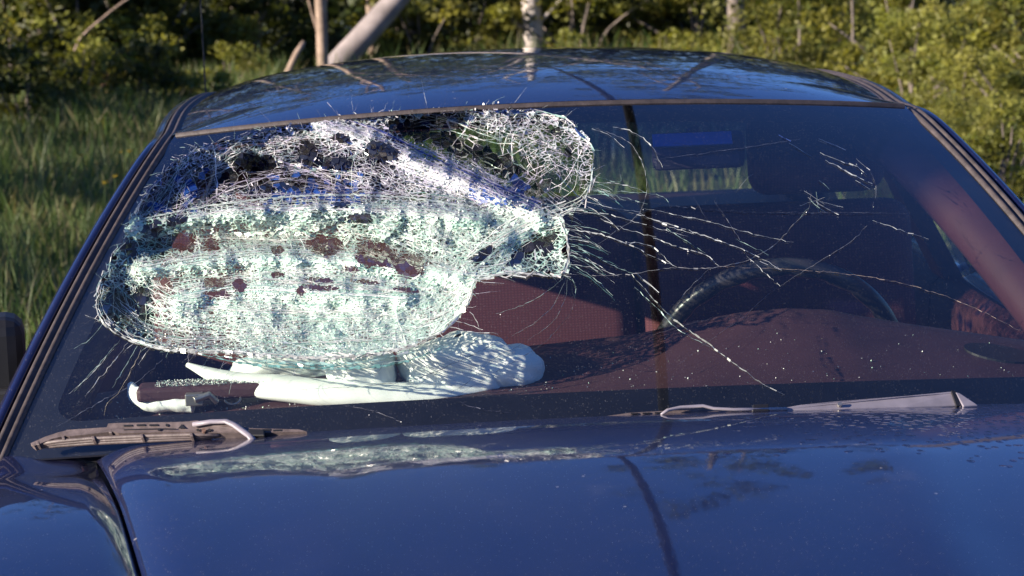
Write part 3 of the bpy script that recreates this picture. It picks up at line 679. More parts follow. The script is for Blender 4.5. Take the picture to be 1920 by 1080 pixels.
# crumbs caught in the sagging sheet
cr = rng.uniform((190, 225), (1060, 668), (16000, 2)); fz = field(cr, 3)
kp = inside(cr, OUT) & ~hole(cr) & (rng.random(len(cr)) < (fz*.22+.6*np.exp(-((cr[:, 1]-625)/28)**2)*(cr[:, 0] < 560)+.25*np.exp(-((cr[:, 1]-655)/10)**2)))
cr = cr[kp]
def crumbs(q3, size, r):
    n = len(q3); A = r.normal(size=(n, 3)); A /= np.linalg.norm(A, axis=1)[:, None]; B = np.cross(A, r.normal(size=(n, 3))); B /= np.linalg.norm(B, axis=1)[:, None]; C = np.cross(A, B)
    s = size*np.clip(r.lognormal(0, .35, n), .5, 1.5)[:, None]
    V = np.stack([q3+A*s, q3+B*s*.8, q3-A*s*.7, q3-B*s, q3+C*s*.8], 1).reshape(-1, 3)
    F_ = np.concatenate([np.stack([np.arange(n)*5+a, np.arange(n)*5+b, np.arange(n)*5+4], 1) for a, b in ((0, 1), (1, 2), (2, 3), (3, 0))])
    return V, F_
P3, _, nn3 = lift(cr, .003)
V, F_ = crumbs(P3, .0011, rng)
cl = np.array([pal(q, rng) for q in cr]); grit = [V, F_, np.repeat(cl, 5, 0)]
# single cracks over the intact glass: (points, width px, tone)
W_, G_, T_, D_ = (.80, .84, .82), (.45, .62, .56), (.16, .34, .32), (.05, .06, .09)
CK = [
 ([(1066, 400), (1130, 402), (1200, 420), (1290, 445)], 1.6, W_), ([(1060, 430), (1120, 440), (1175, 458), (1240, 490), (1268, 502)], 2.2, W_), ([(1064, 460), (1110, 478), (1160, 505), (1186, 514)], 2.0, G_),
 ([(1066, 480), (1100, 490), (1130, 512)], 2.4, G_), ([(1100, 380), (1150, 392), (1210, 400)], 1.6, W_), ([(1105, 360), (1180, 362), (1250, 378), (1256, 388)], 1.3, G_), ([(1110, 372), (1200, 380), (1300, 392), (1500, 402), (1640, 402)], .8, D_),
 ([(1205, 392), (1250, 401), (1340, 420), (1410, 440), (1487, 456)], 1.5, W_), ([(1180, 400), (1260, 424), (1330, 447), (1395, 470), (1460, 505)], 2.0, W_), ([(1120, 410), (1175, 432), (1230, 446)], 1.8, W_),
 ([(1175, 455), (1220, 463), (1262, 500)], 2.0, W_), ([(1225, 448), (1290, 470), (1320, 478), (1347, 500)], 2.2, W_), ([(1250, 430), (1300, 462), (1322, 476)], 1.6, G_), ([(1200, 402), (1260, 428), (1300, 440)], 1.4, W_),
 ([(1060, 516), (1180, 516), (1240, 506), (1350, 502), (1400, 490), (1452, 460), (1490, 420), (1516, 392), (1520, 362)], 1.3, (.42, .42, .42)), ([(1350, 502), (1480, 506), (1570, 514), (1680, 530), (1780, 560), (1880, 605), (1917, 625)], 1.2, (.55, .44, .36)),
 ([(1120, 460), (1160, 432), (1195, 405), (1212, 360), (1205, 310), (1180, 270), (1140, 250), (1110, 240)], 1.2, (.50, .52, .54)), ([(1150, 240), (1180, 246), (1215, 268), (1235, 300), (1242, 315)], 1.9, W_), ([(1110, 243), (1145, 256), (1170, 278)], 1.2, W_),
 ([(1185, 516), (1225, 562), (1265, 602), (1320, 640), (1380, 686), (1440, 728)], 3.0, (.55, .60, .54)), ([(1192, 512), (1235, 550)], 3.0, W_), ([(1430, 722), (1470, 742)], 1.8, W_), ([(1190, 540), (1228, 575), (1262, 612), (1330, 652)], 1.6, G_),
 ([(1330, 505), (1290, 545), (1265, 580)], 1.0, (.4, .42, .44)), ([(1400, 482), (1430, 510), (1462, 538)], 1.2, W_), ([(1425, 492), (1465, 508)], 1.6, W_), ([(1462, 538), (1530, 495), (1600, 450), (1625, 425)], 1.0, (.45, .45, .45)),
 ([(1462, 538), (1430, 562), (1400, 590), (1330, 640), (1255, 700)], .9, (.16, .16, .20)), ([(1380, 450), (1420, 470), (1440, 480)], 1.1, G_),
 ([(1515, 372), (1560, 398), (1572, 404)], 1.8, W_), ([(1520, 378), (1545, 398)], 1.6, G_), ([(1516, 392), (1500, 410)], 1.8, G_), ([(1508, 360), (1545, 384)], 1.6, W_), ([(1530, 362), (1534, 400)], 1.0, G_), ([(1500, 388), (1545, 372)], 1.2, W_), ([(1540, 380), (1580, 390)], 1.1, W_),
 ([(1538, 288), (1575, 304), (1606, 314), (1625, 330)], 1.8, W_), ([(1548, 302), (1600, 330), (1635, 346)], 2.4, W_), ([(1535, 262), (1585, 283)], 1.2, (.25, .35, .65)), ([(1480, 270), (1520, 294)], 1.5, (.35, .48, .66)), ([(1460, 255), (1482, 266)], 1.4, (.15, .25, .75)), ([(1535, 340), (1554, 356)], 1.4, G_), ([(1604, 340), (1630, 356)], 1.2, W_),
 ([(1606, 300), (1635, 330), (1642, 360), (1636, 388)], .9, (.5, .5, .55)), ([(1636, 415), (1680, 430), (1740, 450)], 1.3, W_), ([(1440, 400), (1540, 400), (1700, 402)], .6, (.3, .3, .34)),
 ([(1060, 518), (1030, 545), (985, 572), (930, 590)], .9, G_), ([(1062, 518), (1040, 570), (1005, 605), (960, 632)], .9, (.3, .38, .38)), ([(1064, 518), (1060, 560), (1040, 600), (990, 640)], .9, (.3, .38, .38)), ([(1066, 518), (1080, 540), (1078, 560)], 1.8, G_), ([(1068, 520), (1076, 570), (1040, 625), (920, 705), (850, 748)], 1.0, (.10, .12, .14)),
 ([(840, 598), (880, 612), (905, 620)], 1.6, W_), ([(830, 612), (880, 622), (940, 628)], 2.0, W_), ([(870, 575), (895, 605), (900, 622)], 1.3, W_), ([(820, 620), (836, 640)], 1.4, W_), ([(890, 528), (945, 533)], 1.6, W_),
 ([(905, 622), (880, 650), (850, 680), (780, 712), (700, 724), (560, 732)], 1.4, (.06, .07, .09)), ([(960, 632), (900, 660), (820, 700), (760, 740)], 1.2, (.08, .10, .12)), ([(990, 640), (930, 672), (860, 730), (810, 752)], 1.2, (.08, .10, .12)), ([(720, 685), (690, 722)], 1.2, (.2, .22, .24)),
 ([(225, 640), (190, 680), (140, 735)], 1.2, G_), ([(240, 645), (205, 690), (160, 745)], 1.3, W_), ([(258, 650), (235, 690), (212, 728)], 1.3, G_), ([(268, 650), (250, 690), (222, 740)], 1.2, (.6, .55, .42)), ([(282, 655), (260, 685)], 1.6, W_), ([(215, 655), (170, 705), (130, 740)], .9, W_), ([(200, 600), (165, 640), (140, 655)], .9, G_),
 ([(350, 648), (330, 662)], 1.2, W_), ([(305, 676), (250, 722), (215, 740), (110, 800)], 1.0, (.18, .2, .26)), ([(222, 740), (200, 760), (196, 780)], 1.2, (.55, .5, .38)), ([(420, 680), (400, 718)], 1.4, W_), ([(440, 690), (430, 740)], 1.2, G_), ([(560, 690), (545, 708)], 1.2, W_), ([(395, 660), (380, 690), (372, 700)], 1.0, (.08, .14, .18)), ([(450, 668), (410, 726)], 1.0, G_),
 ([(640, 760), (700, 772), (752, 792)], 1.0, (.4, .4, .42)), ([(850, 752), (900, 768), (960, 776)], .7, (.12, .12, .16)), ([(1195, 640), (1290, 610), (1380, 590)], .6, (.2, .18, .2)), ([(1105, 330), (1165, 338), (1160, 320)], 1.0, G_), ([(1100, 350), (1160, 342)], 1.2, G_),
 ([(1340, 380), (1380, 440), (1400, 480)], .7, (.4, .4, .44)), ([(1300, 370), (1330, 420)], .7, (.35, .35, .4)), ([(1230, 300), (1350, 285), (1500, 262)], .6, (.3, .32, .4)), ([(1380, 362), (1402, 335), (1412, 328)], .9, (.4, .44, .42)),
]
RIM = [(186, 548), (181, 575), (192, 604), (225, 630), (285, 652), (340, 660), (430, 664), (520, 671), (620, 673), (720, 664), (800, 640), (850, 606), (880, 565), (890, 528)]
CK += [(RIM, 8, (.62, .66, .64)), ([(x+3, y-4) for x, y in RIM], 3, W_), ([(x+9, y-9) for x, y in RIM[:6]], 2.5, (.55, .62, .60)), ([(1008, 388), (1030, 396), (1052, 408), (1060, 440), (1062, 500), (1052, 514), (985, 514), (930, 518), (890, 527), (872, 508), (866, 492)], 4.5, (.72, .74, .72)), ([(1112, 300), (1108, 345), (1088, 386), (1052, 406)], 3.5, (.62, .68, .68)), ([(1064, 460), (1066, 514)], 3, W_)]
CK += [([(372, 664), (440, 680), (540, 690), (640, 692), (740, 684), (840, 650)], 7, (.20, .44, .42)), ([(400, 668), (520, 680), (660, 682), (780, 662)], 5, (.34, .55, .52)), ([(450, 676), (560, 686), (700, 686)], 3, (.10, .30, .30)), ([(560, 694), (680, 690), (800, 668)], 2.5, (.50, .66, .62))]
for k in range(46):      # hair cracks leaving the hole on its right side
    a0 = rng.uniform(340, 505); x0 = np.interp(a0, [340, 388, 408, 500], [1108, 1088, 1056, 1066]); t = R_(rng.uniform(2, 32)); ln = rng.uniform(25, 120); CK.append(([(x0, a0), (x0+ln*.5*math.cos(t), a0+ln*.5*math.sin(t)), (x0+ln*math.cos(t+.1), a0+ln*math.sin(t+.1))], rng.uniform(.6, 1.7), (W_, G_, T_)[rng.integers(3)]))
for k in range(130):      # short hairs round the rest of the rim
    i = rng.integers(len(fine)); o_ = fine[i]-np.array([640, 440]); o_ /= np.linalg.norm(o_); t = math.atan2(o_[1], o_[0])+rng.normal(0, .5); ln = rng.uniform(6, 18)+rng.exponential(12)
    CK.append(([tuple(fine[i]), tuple(fine[i]+ln*np.array([math.cos(t), math.sin(t)]))], rng.uniform(.35, 1.3), (W_, G_, (.5, .48, .55))[rng.integers(3)]))
q0, q1, wd, rl, ec = [], [], [], [], []
for P_, w0, c_ in CK:
    Q = spline(P_, max(3, int(sum(np.linalg.norm(np.diff(np.array(P_, float), axis=0), axis=1))/7))) if len(P_) > 2 else np.linspace(P_[0], P_[1], 4)
    Q[1:-1] += rng.normal(0, .7, Q[1:-1].shape); n = len(Q)
    for i in range(n-1):
        tp = min(1, .35+2.2*min(i+.5, n-1.5-i+.01)/n); q0.append(Q[i]); q1.append(Q[i+1]); wd.append(w0*.54*tp*rng.uniform(.6, 1.3)); rl.append(rng.normal(0, .45)); ec.append(np.clip(np.array(c_)*rng.uniform(.35, 1.05), 0, .95))
cks = strands(q0, q1, wd, rl, ec, 'single_cracks', windshield, depth=False, extra=.0015)
GL = [(1196, 379, 4), (1174, 454, 5), (1290, 471, 6), (1396, 470, 5), (1408, 490, 4), (1606, 308, 6), (1616, 325, 5), (1279, 431, 4), (1250, 431, 4), (1512, 398, 4), (1571, 402, 4), (1571, 407, 3), (1512, 358, 3), (1635, 347, 3), (1640, 354, 3), (1638, 388, 3), (1145, 425, 3), (1206, 393, 3), (938, 590, 4), (1332, 505, 3), (1556, 479, 3), (752, 791, 4), (692, 778, 3), (1345, 448, 3), (1120, 437, 2), (1230, 402, 2)]  # sun glints on the cracks, painted as near-white chips
gp = wpt(np.array([(g[0], g[1]) for g in GL]), .002); V, F_ = [grit[0]], [grit[1]]
for p, g in zip(gp, GL):
    v, f = crumbs(np.repeat(p[None], 4, 0), g[2]*.00017, rng); F_.append(f+sum(len(x) for x in V)); V.append(v)
V = np.concatenate(V); cl = np.full((len(V), 3), .95); cl[:len(grit[2])] = grit[2]
sub(mesh('glass_grit_and_glints', V, np.concatenate(F_), M['crack'], None, colr=cl), windshield)['kind'] = 'stuff'

# ------------------------------------------------------------------ wipers
def plate(mb, poly, off, th):
    a = wpt(poly, off); b = wpt(poly, off-th) if False else a-SN(*inv(np.array(poly, float), off))*th
    n = len(poly); V = np.r_[a, b]; mb.add(V, [tuple(range(n))[::-1], tuple(range(n, 2*n))]+[(i, (i+1) % n, n+(i+1) % n, n+i) for i in range(n)])
def strip(pts, w):       # a bar in px along pts with widths w
    P = np.array(pts, float); w = np.broadcast_to(w, (len(P),)); T = np.gradient(P, axis=0); T /= np.linalg.norm(T, axis=1)[:, None]; nn = np.c_[-T[:, 1], T[:, 0]]
    return np.r_[P+nn*w[:, None]/2, (P-nn*w[:, None]/2)[::-1]]
mb = MB(); mb.tube(wpt([(362, 796), (395, 791), (424, 790), (440, 797), (455, 808), (468, 817), (480, 832)], .034), .0052, 8, flat=.6)
wl = cbuild(mb, 'wiper', M['wiperarm'], smooth=True); wl['label'] = 'passenger side wiper with its whole blade showing'
mb = MB(); plate(mb, [(112, 814), (125, 806), (200, 801), (203, 794), (220, 793), (340, 791), (372, 788), (372, 794), (430, 795), (470, 803), (560, 805), (575, 809), (490, 811), (440, 812), (360, 810), (300, 810), (222, 812), (212, 809), (130, 818)], .030, .010)
plate(mb, [(57, 831), (84, 819), (108, 811), (128, 806), (130, 815), (100, 822), (64, 836)], .0295, .009)
bridge, nbr = mb, len(mb.f)
mb = MB()
for k in range(3): mb.tube(wpt([(60+4*k, 834+1.8*k), (110, 827.5+4*k), (168, 822.5+4.4*k), (265, 818+4.4*k), (361, 815+3.6*k), (412-8*k, 816+2.2*k)], .026-.003*k), .0029, 6)
sbuild(mb, 'blade_rubber', M['wiper'], wl, smooth=True)
for x, y in ((70, 828), (118, 818), (174, 818), (265, 814), (358, 812), (206, 806)):
    mb = MB(); plate(mb, [(x-3, y-1), (x+3, y-1.5), (x+4, y+5), (x-2, y+5.5)], .0302, .010)
    sbuild(mb, 'blade_claw', M['wiper'], wl, bevel=.001)
mb = bridge; plate(mb, strip([(232, 805.5), (300, 803.5), (330, 804)], 1.2), .0304, .0005)
for (x, y) in ((240, 798), (264, 797), (288, 797), (520, 807), (500, 806)): plate(mb, strip([(x-8, y), (x+8, y-.5)], 3), .0306, .0005)
plate(mb, [(334, 803), (341, 795), (348, 803)], .0306, .0005)
for x, y in ((313, 797), (371, 806), (393, 806), (298, 805)):
    plate(mb, [(x+3*math.cos(a), y+2.6*math.sin(a)) for a in np.linspace(0, 6.28, 9)[:-1]], .0306, .0005)
smesh('blade_bridge', mb.v, mb.f, None, wl, mats=[M['wiper'], M['black']], midx=[0]*nbr+[1]*(len(mb.f)-nbr))
mb = MB(); plate(mb, [(382+4*math.cos(a), 806.5+3.6*math.sin(a)) for a in np.linspace(0, 6.28, 11)[:-1]], .0325, .003); sbuild(mb, 'rivet', M['rust'], wl)
mb = MB(); plate(mb, [(466, 803), (495, 804), (496, 816), (464, 816)], .036, .014); sbuild(mb, 'arm_clip', M['black'], wl, bevel=.0015)
# driver side
mb = MB(); plate(mb, [(1470, 769), (1472, 763), (1500, 758), (1560, 752), (1700, 741), (1784, 733), (1797, 735), (1806, 760), (1700, 764), (1560, 768)], .030, .012)
wr = cbuild(mb, 'wiper', M['wiperarm'], bevel=.002); wr['label'] = 'driver side wiper arm lying half behind the hood edge'
mb = MB(); plate(mb, [(1790, 734), (1800, 736), (1836, 760), (1806, 762)], .034, .016); sbuild(mb, 'pivot_cover', M['wiperarm'], wr, bevel=.002)
mb = MB(); plate(mb, [(1784, 732), (1792, 733), (1800, 761), (1794, 761)], .0335, .003); sbuild(mb, 'arm_seam', M['black'], wr)
mb = MB(); mb.tube(wpt([(1240, 777), (1252, 769), (1275, 764), (1318, 761), (1338, 766), (1375, 768), (1475, 767)], .030), [.002, .003, .0032, .0032, .003, .003, .0035], 8, flat=.7); sbuild(mb, 'arm_hook', M['wiperarm'], wr, smooth=True)
mb = MB(); plate(mb, [(1130, 781), (1180, 774), (1250, 770), (1420, 765), (1420, 773), (1250, 778)], .022, .006); nbr = len(mb.f)
for x in (1190, 1212, 1235, 1378, 1398): plate(mb, strip([(x-7, 775.5-(x-1190)*.035), (x+7, 775-(x-1190)*.035)], 2.4), .0226, .0005)
smesh('blade_bridge', mb.v, mb.f, None, wr, mats=[M['wiper'], M['black']], midx=[0]*nbr+[1]*(len(mb.f)-nbr))
mb = MB(); plate(mb, [(1411, 757), (1443, 756), (1444, 769), (1410, 770)], .032, .012); sbuild(mb, 'arm_clip', M['black'], wr, bevel=.002)
mb = MB(); plate(mb, [(1575+5*math.cos(a), 757+3.5*math.sin(a)) for a in np.linspace(0, 6.28, 11)[:-1]], .0325, .003); sbuild(mb, 'rivet', M['steel'], wr)

# ------------------------------------------------------------------ cabin
def dash_z(x, y):
    zr = np.interp(x, [-.72, -.45, -.2, -.05, .1, .18, .25, .317, .38, .41, .485, .56, .64, .72], [.93, .955, .965, .975, .985, 1.000, 1.010, 1.013, 1.008, 1.000, .984, .970, .955, .94])
    yf = .04+.1545*(x/.757)**2; t = np.clip((y-yf)/(.44-yf), 0, 1)
    zf = .942-.04*(x/.757)**2
    return zf+(zr-zf)*(t*t*(3-2*t)*.6+.4*t)
xs = np.linspace(-.73, .73, 90); rows = []
for x in xs:
    yf = .03+.1545*(x/.757)**2; ys = np.linspace(yf, .44, 24); z = [float(dash_z(x, y)) for y in ys]
    rows.append(np.r_[np.c_[np.full(24, x), ys, z], [(x, .455, z[-1]-.006), (x, .462, z[-1]-.02), (x, .455, z[-1]-.06), (x, .50, z[-1]-.14), (x, .50, .62)]])
V = np.array(rows); dash = cmesh('dashboard', V.reshape(-1, 3), grid_faces(90, V.shape[1]), M['dash'], smooth=True)
# speaker grille at the driver's end of the dash
c0 = aty(1888, 640, .33); mb = MB()
c0 = np.array([.60, .34, float(dash_z(.60, .34))+.002])
v = [(c0[0]+.05*math.cos(a), c0[1]+.035*math.sin(a), float(dash_z(c0[0]+.05*math.cos(a), c0[1]+.035*math.sin(a)))+.003) for a in np.linspace(0, 6.283, 25)[:-1]]
mb.add(v+[(p[0], p[1], p[2]-.004) for p in v], [tuple(range(24))]+[(i, 24+i, 24+(i+1) % 24, (i+1) % 24) for i in range(24)]); sbuild(mb, 'defroster_vent', M['black'], dash)
# airbag door flap
def rbox(mb, c, d, rot=None): mb.box(c, d, rot)
fa_ = aty(292, 722, .27); fb_ = aty(470, 745, .27); mb = MB()
rbox(mb, ((fa_[0]+fb_[0])/2, .275, (fa_[2]+fb_[2])/2+.001), (fb_[0]-fa_[0]+.05, .055, .020)); flap = sbuild(mb, 'airbag_door', M['dash'], dash, bevel=.006)
mb = MB(); th = np.linspace(0, 2*math.pi, 25); c1 = aty(436, 747, .25)
mb.tube([(c1[0]+.011*math.cos(t), c1[1], c1[2]+.008*math.sin(t)) for t in th], .0018, 6); sbuild(mb, 'steel_ring', M['steel'], dash, smooth=True)
mb = MB(); c1 = aty(365, 748, .24); mb.box(c1, (.024, .02, .016)); mb.tube([c1+[.0, -.01, .0], c1+[.02, -.005, .006], c1+[.03, 0, -.006]], .005, 8); sbuild(mb, 'airbag_bracket', M['steel'], dash, bevel=.002)
# airbag: one continuous cloth: roll + crumpled bag
def crumple(q, seed, amp, nf=9):
    r = np.random.default_rng(seed); h = np.zeros(len(q))
    for k in range(nf):
        d = r.normal(size=3); d /= np.linalg.norm(d); f = r.uniform(1.0, 1.7)*1.32**k*.55; ph = r.random()
        t = (q@d)*f+ph+.25*vnoise(q[:, :2]*1.3+k, 70+k); h += amp*.62**k*1.3*(4*np.abs((t % 1)-.5)-1)
    return h
def tube_pts(path, ra, rb, n=30, seed=0):
    P = spline(path, 110); m = len(P); ra = np.interp(np.linspace(0, 1, m), np.linspace(0, 1, len(ra)), ra); rb = np.interp(np.linspace(0, 1, m), np.linspace(0, 1, len(rb)), rb)
    T = np.gradient(P, axis=0); T /= np.linalg.norm(T, axis=1)[:, None]; A = np.cross(T, [0, 0, 1.0]); A /= np.linalg.norm(A, axis=1)[:, None]+1e-9; B = np.cross(A, T)
    th = np.arange(n)*2*math.pi/n; V = []
    for i in range(m):
        nzr = crumple(np.c_[np.full(n, i*.030), np.cos(th)*.5, np.sin(th)*.5], 5+seed, .07)
        V.append(P[i]+A[i]*(np.cos(th)*ra[i]*(1+nzr))[:, None]+B[i]*(np.sin(th)*rb[i]*(1+nzr))[:, None])
    V = np.array(V).reshape(-1, 3); f = [tuple(q) for q in np.concatenate([[(i*n+j, i*n+(j+1) % n, (i+1)*n+(j+1) % n, (i+1)*n+j) for j in range(n)] for i in range(m-1)])]
    return V, f+[tuple(range(n))[::-1], tuple((m-1)*n+j for j in range(n))]
mb = MB()
mb.add(*tube_pts([aty(352, 684, .36), aty(420, 710, .31), aty(500, 726, .27), aty(620, 738, .24), aty(740, 742, .23), aty(850, 738, .23), aty(940, 722, .25), aty(1000, 700, .29)], [.004, .018, .03, .032, .03, .028, .02, .006], [.003, .010, .017, .020, .019, .015, .011, .004]))
bag = cbuild(mb, 'airbag', M['airbag'], smooth=True)
def blob(name, c, d, seed, part, p=3.0, amp=.16):
    nu, nv = 120, 80; th = np.linspace(0, 2*math.pi, nu, endpoint=False); ph = np.linspace(-math.pi/2+.02, math.pi/2-.02, nv); TH, PH = np.meshgrid(th, ph, indexing='ij')
    sp = lambda x: np.sign(x)*np.abs(x)**(2/p)
    X = sp(np.cos(PH))*sp(np.cos(TH)); Y = sp(np.cos(PH))*sp(np.sin(TH)); Z = sp(np.sin(PH))
    q = np.stack([X, Y, Z], -1).reshape(-1, 3)
    q = q*(1+crumple(q*[1.4, .9, 1.0], int(seed*10), amp*.42))[:, None]
    return smesh(name, q*np.array(d)/2+np.array(c), grid_faces(nu, nv, True), M['airbag'], part, smooth=True)
def span(x0, y0, x1, y1, y): a = aty(x0, y0, y); b = aty(x1, y1, y); return ((a[0]+b[0])/2, y, (a[2]+b[2])/2), abs(b[0]-a[0]), abs(a[2]-b[2])
c, wx, wz = span(752, 636, 970, 745, .275); blob('bag_fold', c, (wx, .12, wz), 1.0, bag, 2.8, .15)
c, wx, wz = span(850, 650, 1020, 735, .27); blob('bag_fold', c, (wx, .10, wz), 2.3, bag, 2.2, .10)
c, wx, wz = span(610, 655, 745, 742, .275); blob('bag_fold', c, (wx, .10, wz), 4.7, bag, 3.0, .10)
c, wx, wz = span(430, 664, 640, 716, .40); blob('bag_fold', c, (wx, .06, wz), 6.1, bag, 2.6, .12)
mb = MB(); mb.add(*tube_pts([aty(246, 722, .31), aty(250, 733, .30), aty(268, 745, .28), aty(310, 757, .26), aty(362, 760, .25)], [.006, .013, .016, .011, .010], [.006, .013, .016, .010, .009], seed=9)); sbuild(mb, 'bag_tail', M['airbag'], bag, smooth=True)

# steering wheel
wc = np.array([.330, .66, .885]); ax = np.array([0, .90, .42]); ax /= np.linalg.norm(ax); e1 = np.array([1.0, 0, 0]); e2 = np.cross(e1, ax)*-1; e2 *= np.sign(e2[2])
nt_, nr = 160, 14; V = []
for i in range(nt_):
    t = i*2*math.pi/nt_; cdir = e1*math.cos(t)+e2*math.sin(t)
    for j in range(nr):
        a = j*2*math.pi/nr; gr = 1.0
        if math.cos(a) < .2: gr -= .16*max(0, math.sin(t*22))**.6 if math.sin(t*22) > 0 else 0
        V.append(wc+cdir*(.186+.0145*gr*math.cos(a))+ax*.0145*gr*math.sin(a))
swheel = cmesh('steering_wheel', V, np.array([[i*nr+j, ((i+1) % nt_)*nr+j, ((i+1) % nt_)*nr+(j+1) % nr, i*nr+(j+1) % nr] for i in range(nt_) for j in range(nr)]), simple('wheel_leather', (.032, .030, .033), .30, var=.2), smooth=True)
mb = MB()
for sgn in (-1, 1): mb.tube([wc+e1*.178*sgn-e2*.03, wc+e1*.10*sgn-e2*.035-ax*.03, wc-ax*.03], [.016, .02, .03], 8, flat=.5)
sbuild(mb, 'spoke', M['black'], swheel, smooth=True)
mb = MB(); mb.tube([wc-ax*.06, wc-ax*.03, wc-ax*.005], [.06, .075, .055], 20); sbuild(mb, 'horn_pad', M['black'], swheel, bevel=.01)
mb = MB(); mb.tube([wc-ax*.04, wc-ax*.36], [.035, .04], 14); sbuild(mb, 'steering_column', M['black'], swheel)

# seats
def cushion(name, x0, x1, y0, y1, z0, z1, tilt, mat, parent, bev=.045):
    mb = MB(); cx, cy, cz = (x0+x1)/2, (y0+y1)/2, (z0+z1)/2
    rot = Matrix.Rotation(R_(tilt), 3, 'X'); nx, nz = 10, 8
    mb.box((cx, cy, cz), (x1-x0, y1-y0, z1-z0), rot)
    o = mb.build(name, mat, None); b = o.modifiers.new('b', 'BEVEL'); b.width = bev; b.segments = 5
    for p in o.data.polygons: p.use_smooth = True
    return o
def wparent(o): o.parent = car; o.matrix_parent_inverse = Matrix.Translation((0, -.9, 0)); return o
for nm, x0, x1, hx0, hx1 in (('passenger', -.67, .176, -.52, -.22), ('driver', .180, .67, .39, .63)):
    st = wparent(cushion('front_seat', x0, x1, 1.18, 1.34, .42, 1.075, -12, M['seat'], None)); st['label'] = nm+' seat in maroon fabric'
    sub(cushion('seat_cushion', x0, x1, .66, 1.22, .33, .52, 6, M['seat'], None), st)
    sub(cushion('headrest', hx0, hx1, 1.28, 1.38, 1.085, 1.235, -8, M['seat'], None, .035), st)
st = wparent(cushion('rear_seat', -.66, .66, 2.06, 2.24, .42, .955, -18, M['seat'], None)); sub(cushion('seat_cushion', -.66, .66, 1.62, 2.12, .33, .50, 5, M['seat'], None), st)
mb = MB(); mb.box((0, 2.45, .945), (1.28, .56, .02)); cbuild(mb, 'parcel_shelf', M['dash'])
mb = MB(); mb.box((0, 1.2, .25), (1.60, 3.0, .05)); mb.box((0, .30, .55), (1.50, .02, .6)); cbuild(mb, 'cabin_floor', M['carpet'])
# mirror
c, wx, wz = span(1222, 252, 1396, 312, .74); mb = MB(); mb.box(c, (wx, .035, wz), Matrix.Rotation(R_(10), 3, 'X'))
rv = cbuild(mb, 'rearview_mirror', simple('mirror_housing', (.06, .045, .06), .5), bevel=.010)
p0 = aty(1218, 251, .705); p1 = aty(1380, 274, .705); mb = MB(); mb.box(((p0[0]+p1[0])/2, .712, (p0[2]+p1[2])/2), (abs(p1[0]-p0[0])*.92, .004, abs(p1[2]-p0[2])*.95), Matrix.Rotation(R_(-38), 3, 'X'))
sbuild(mb, 'blue_film_patch', M['bluetag'], rv)
mb = MB(); mb.tube([(c[0], .75, c[2]+.02), (c[0], .775, c[2]+.03), (c[0]-.01, .765, 1.245)], .008, 8); sbuild(mb, 'mirror_stem', M['black'], rv, smooth=True)

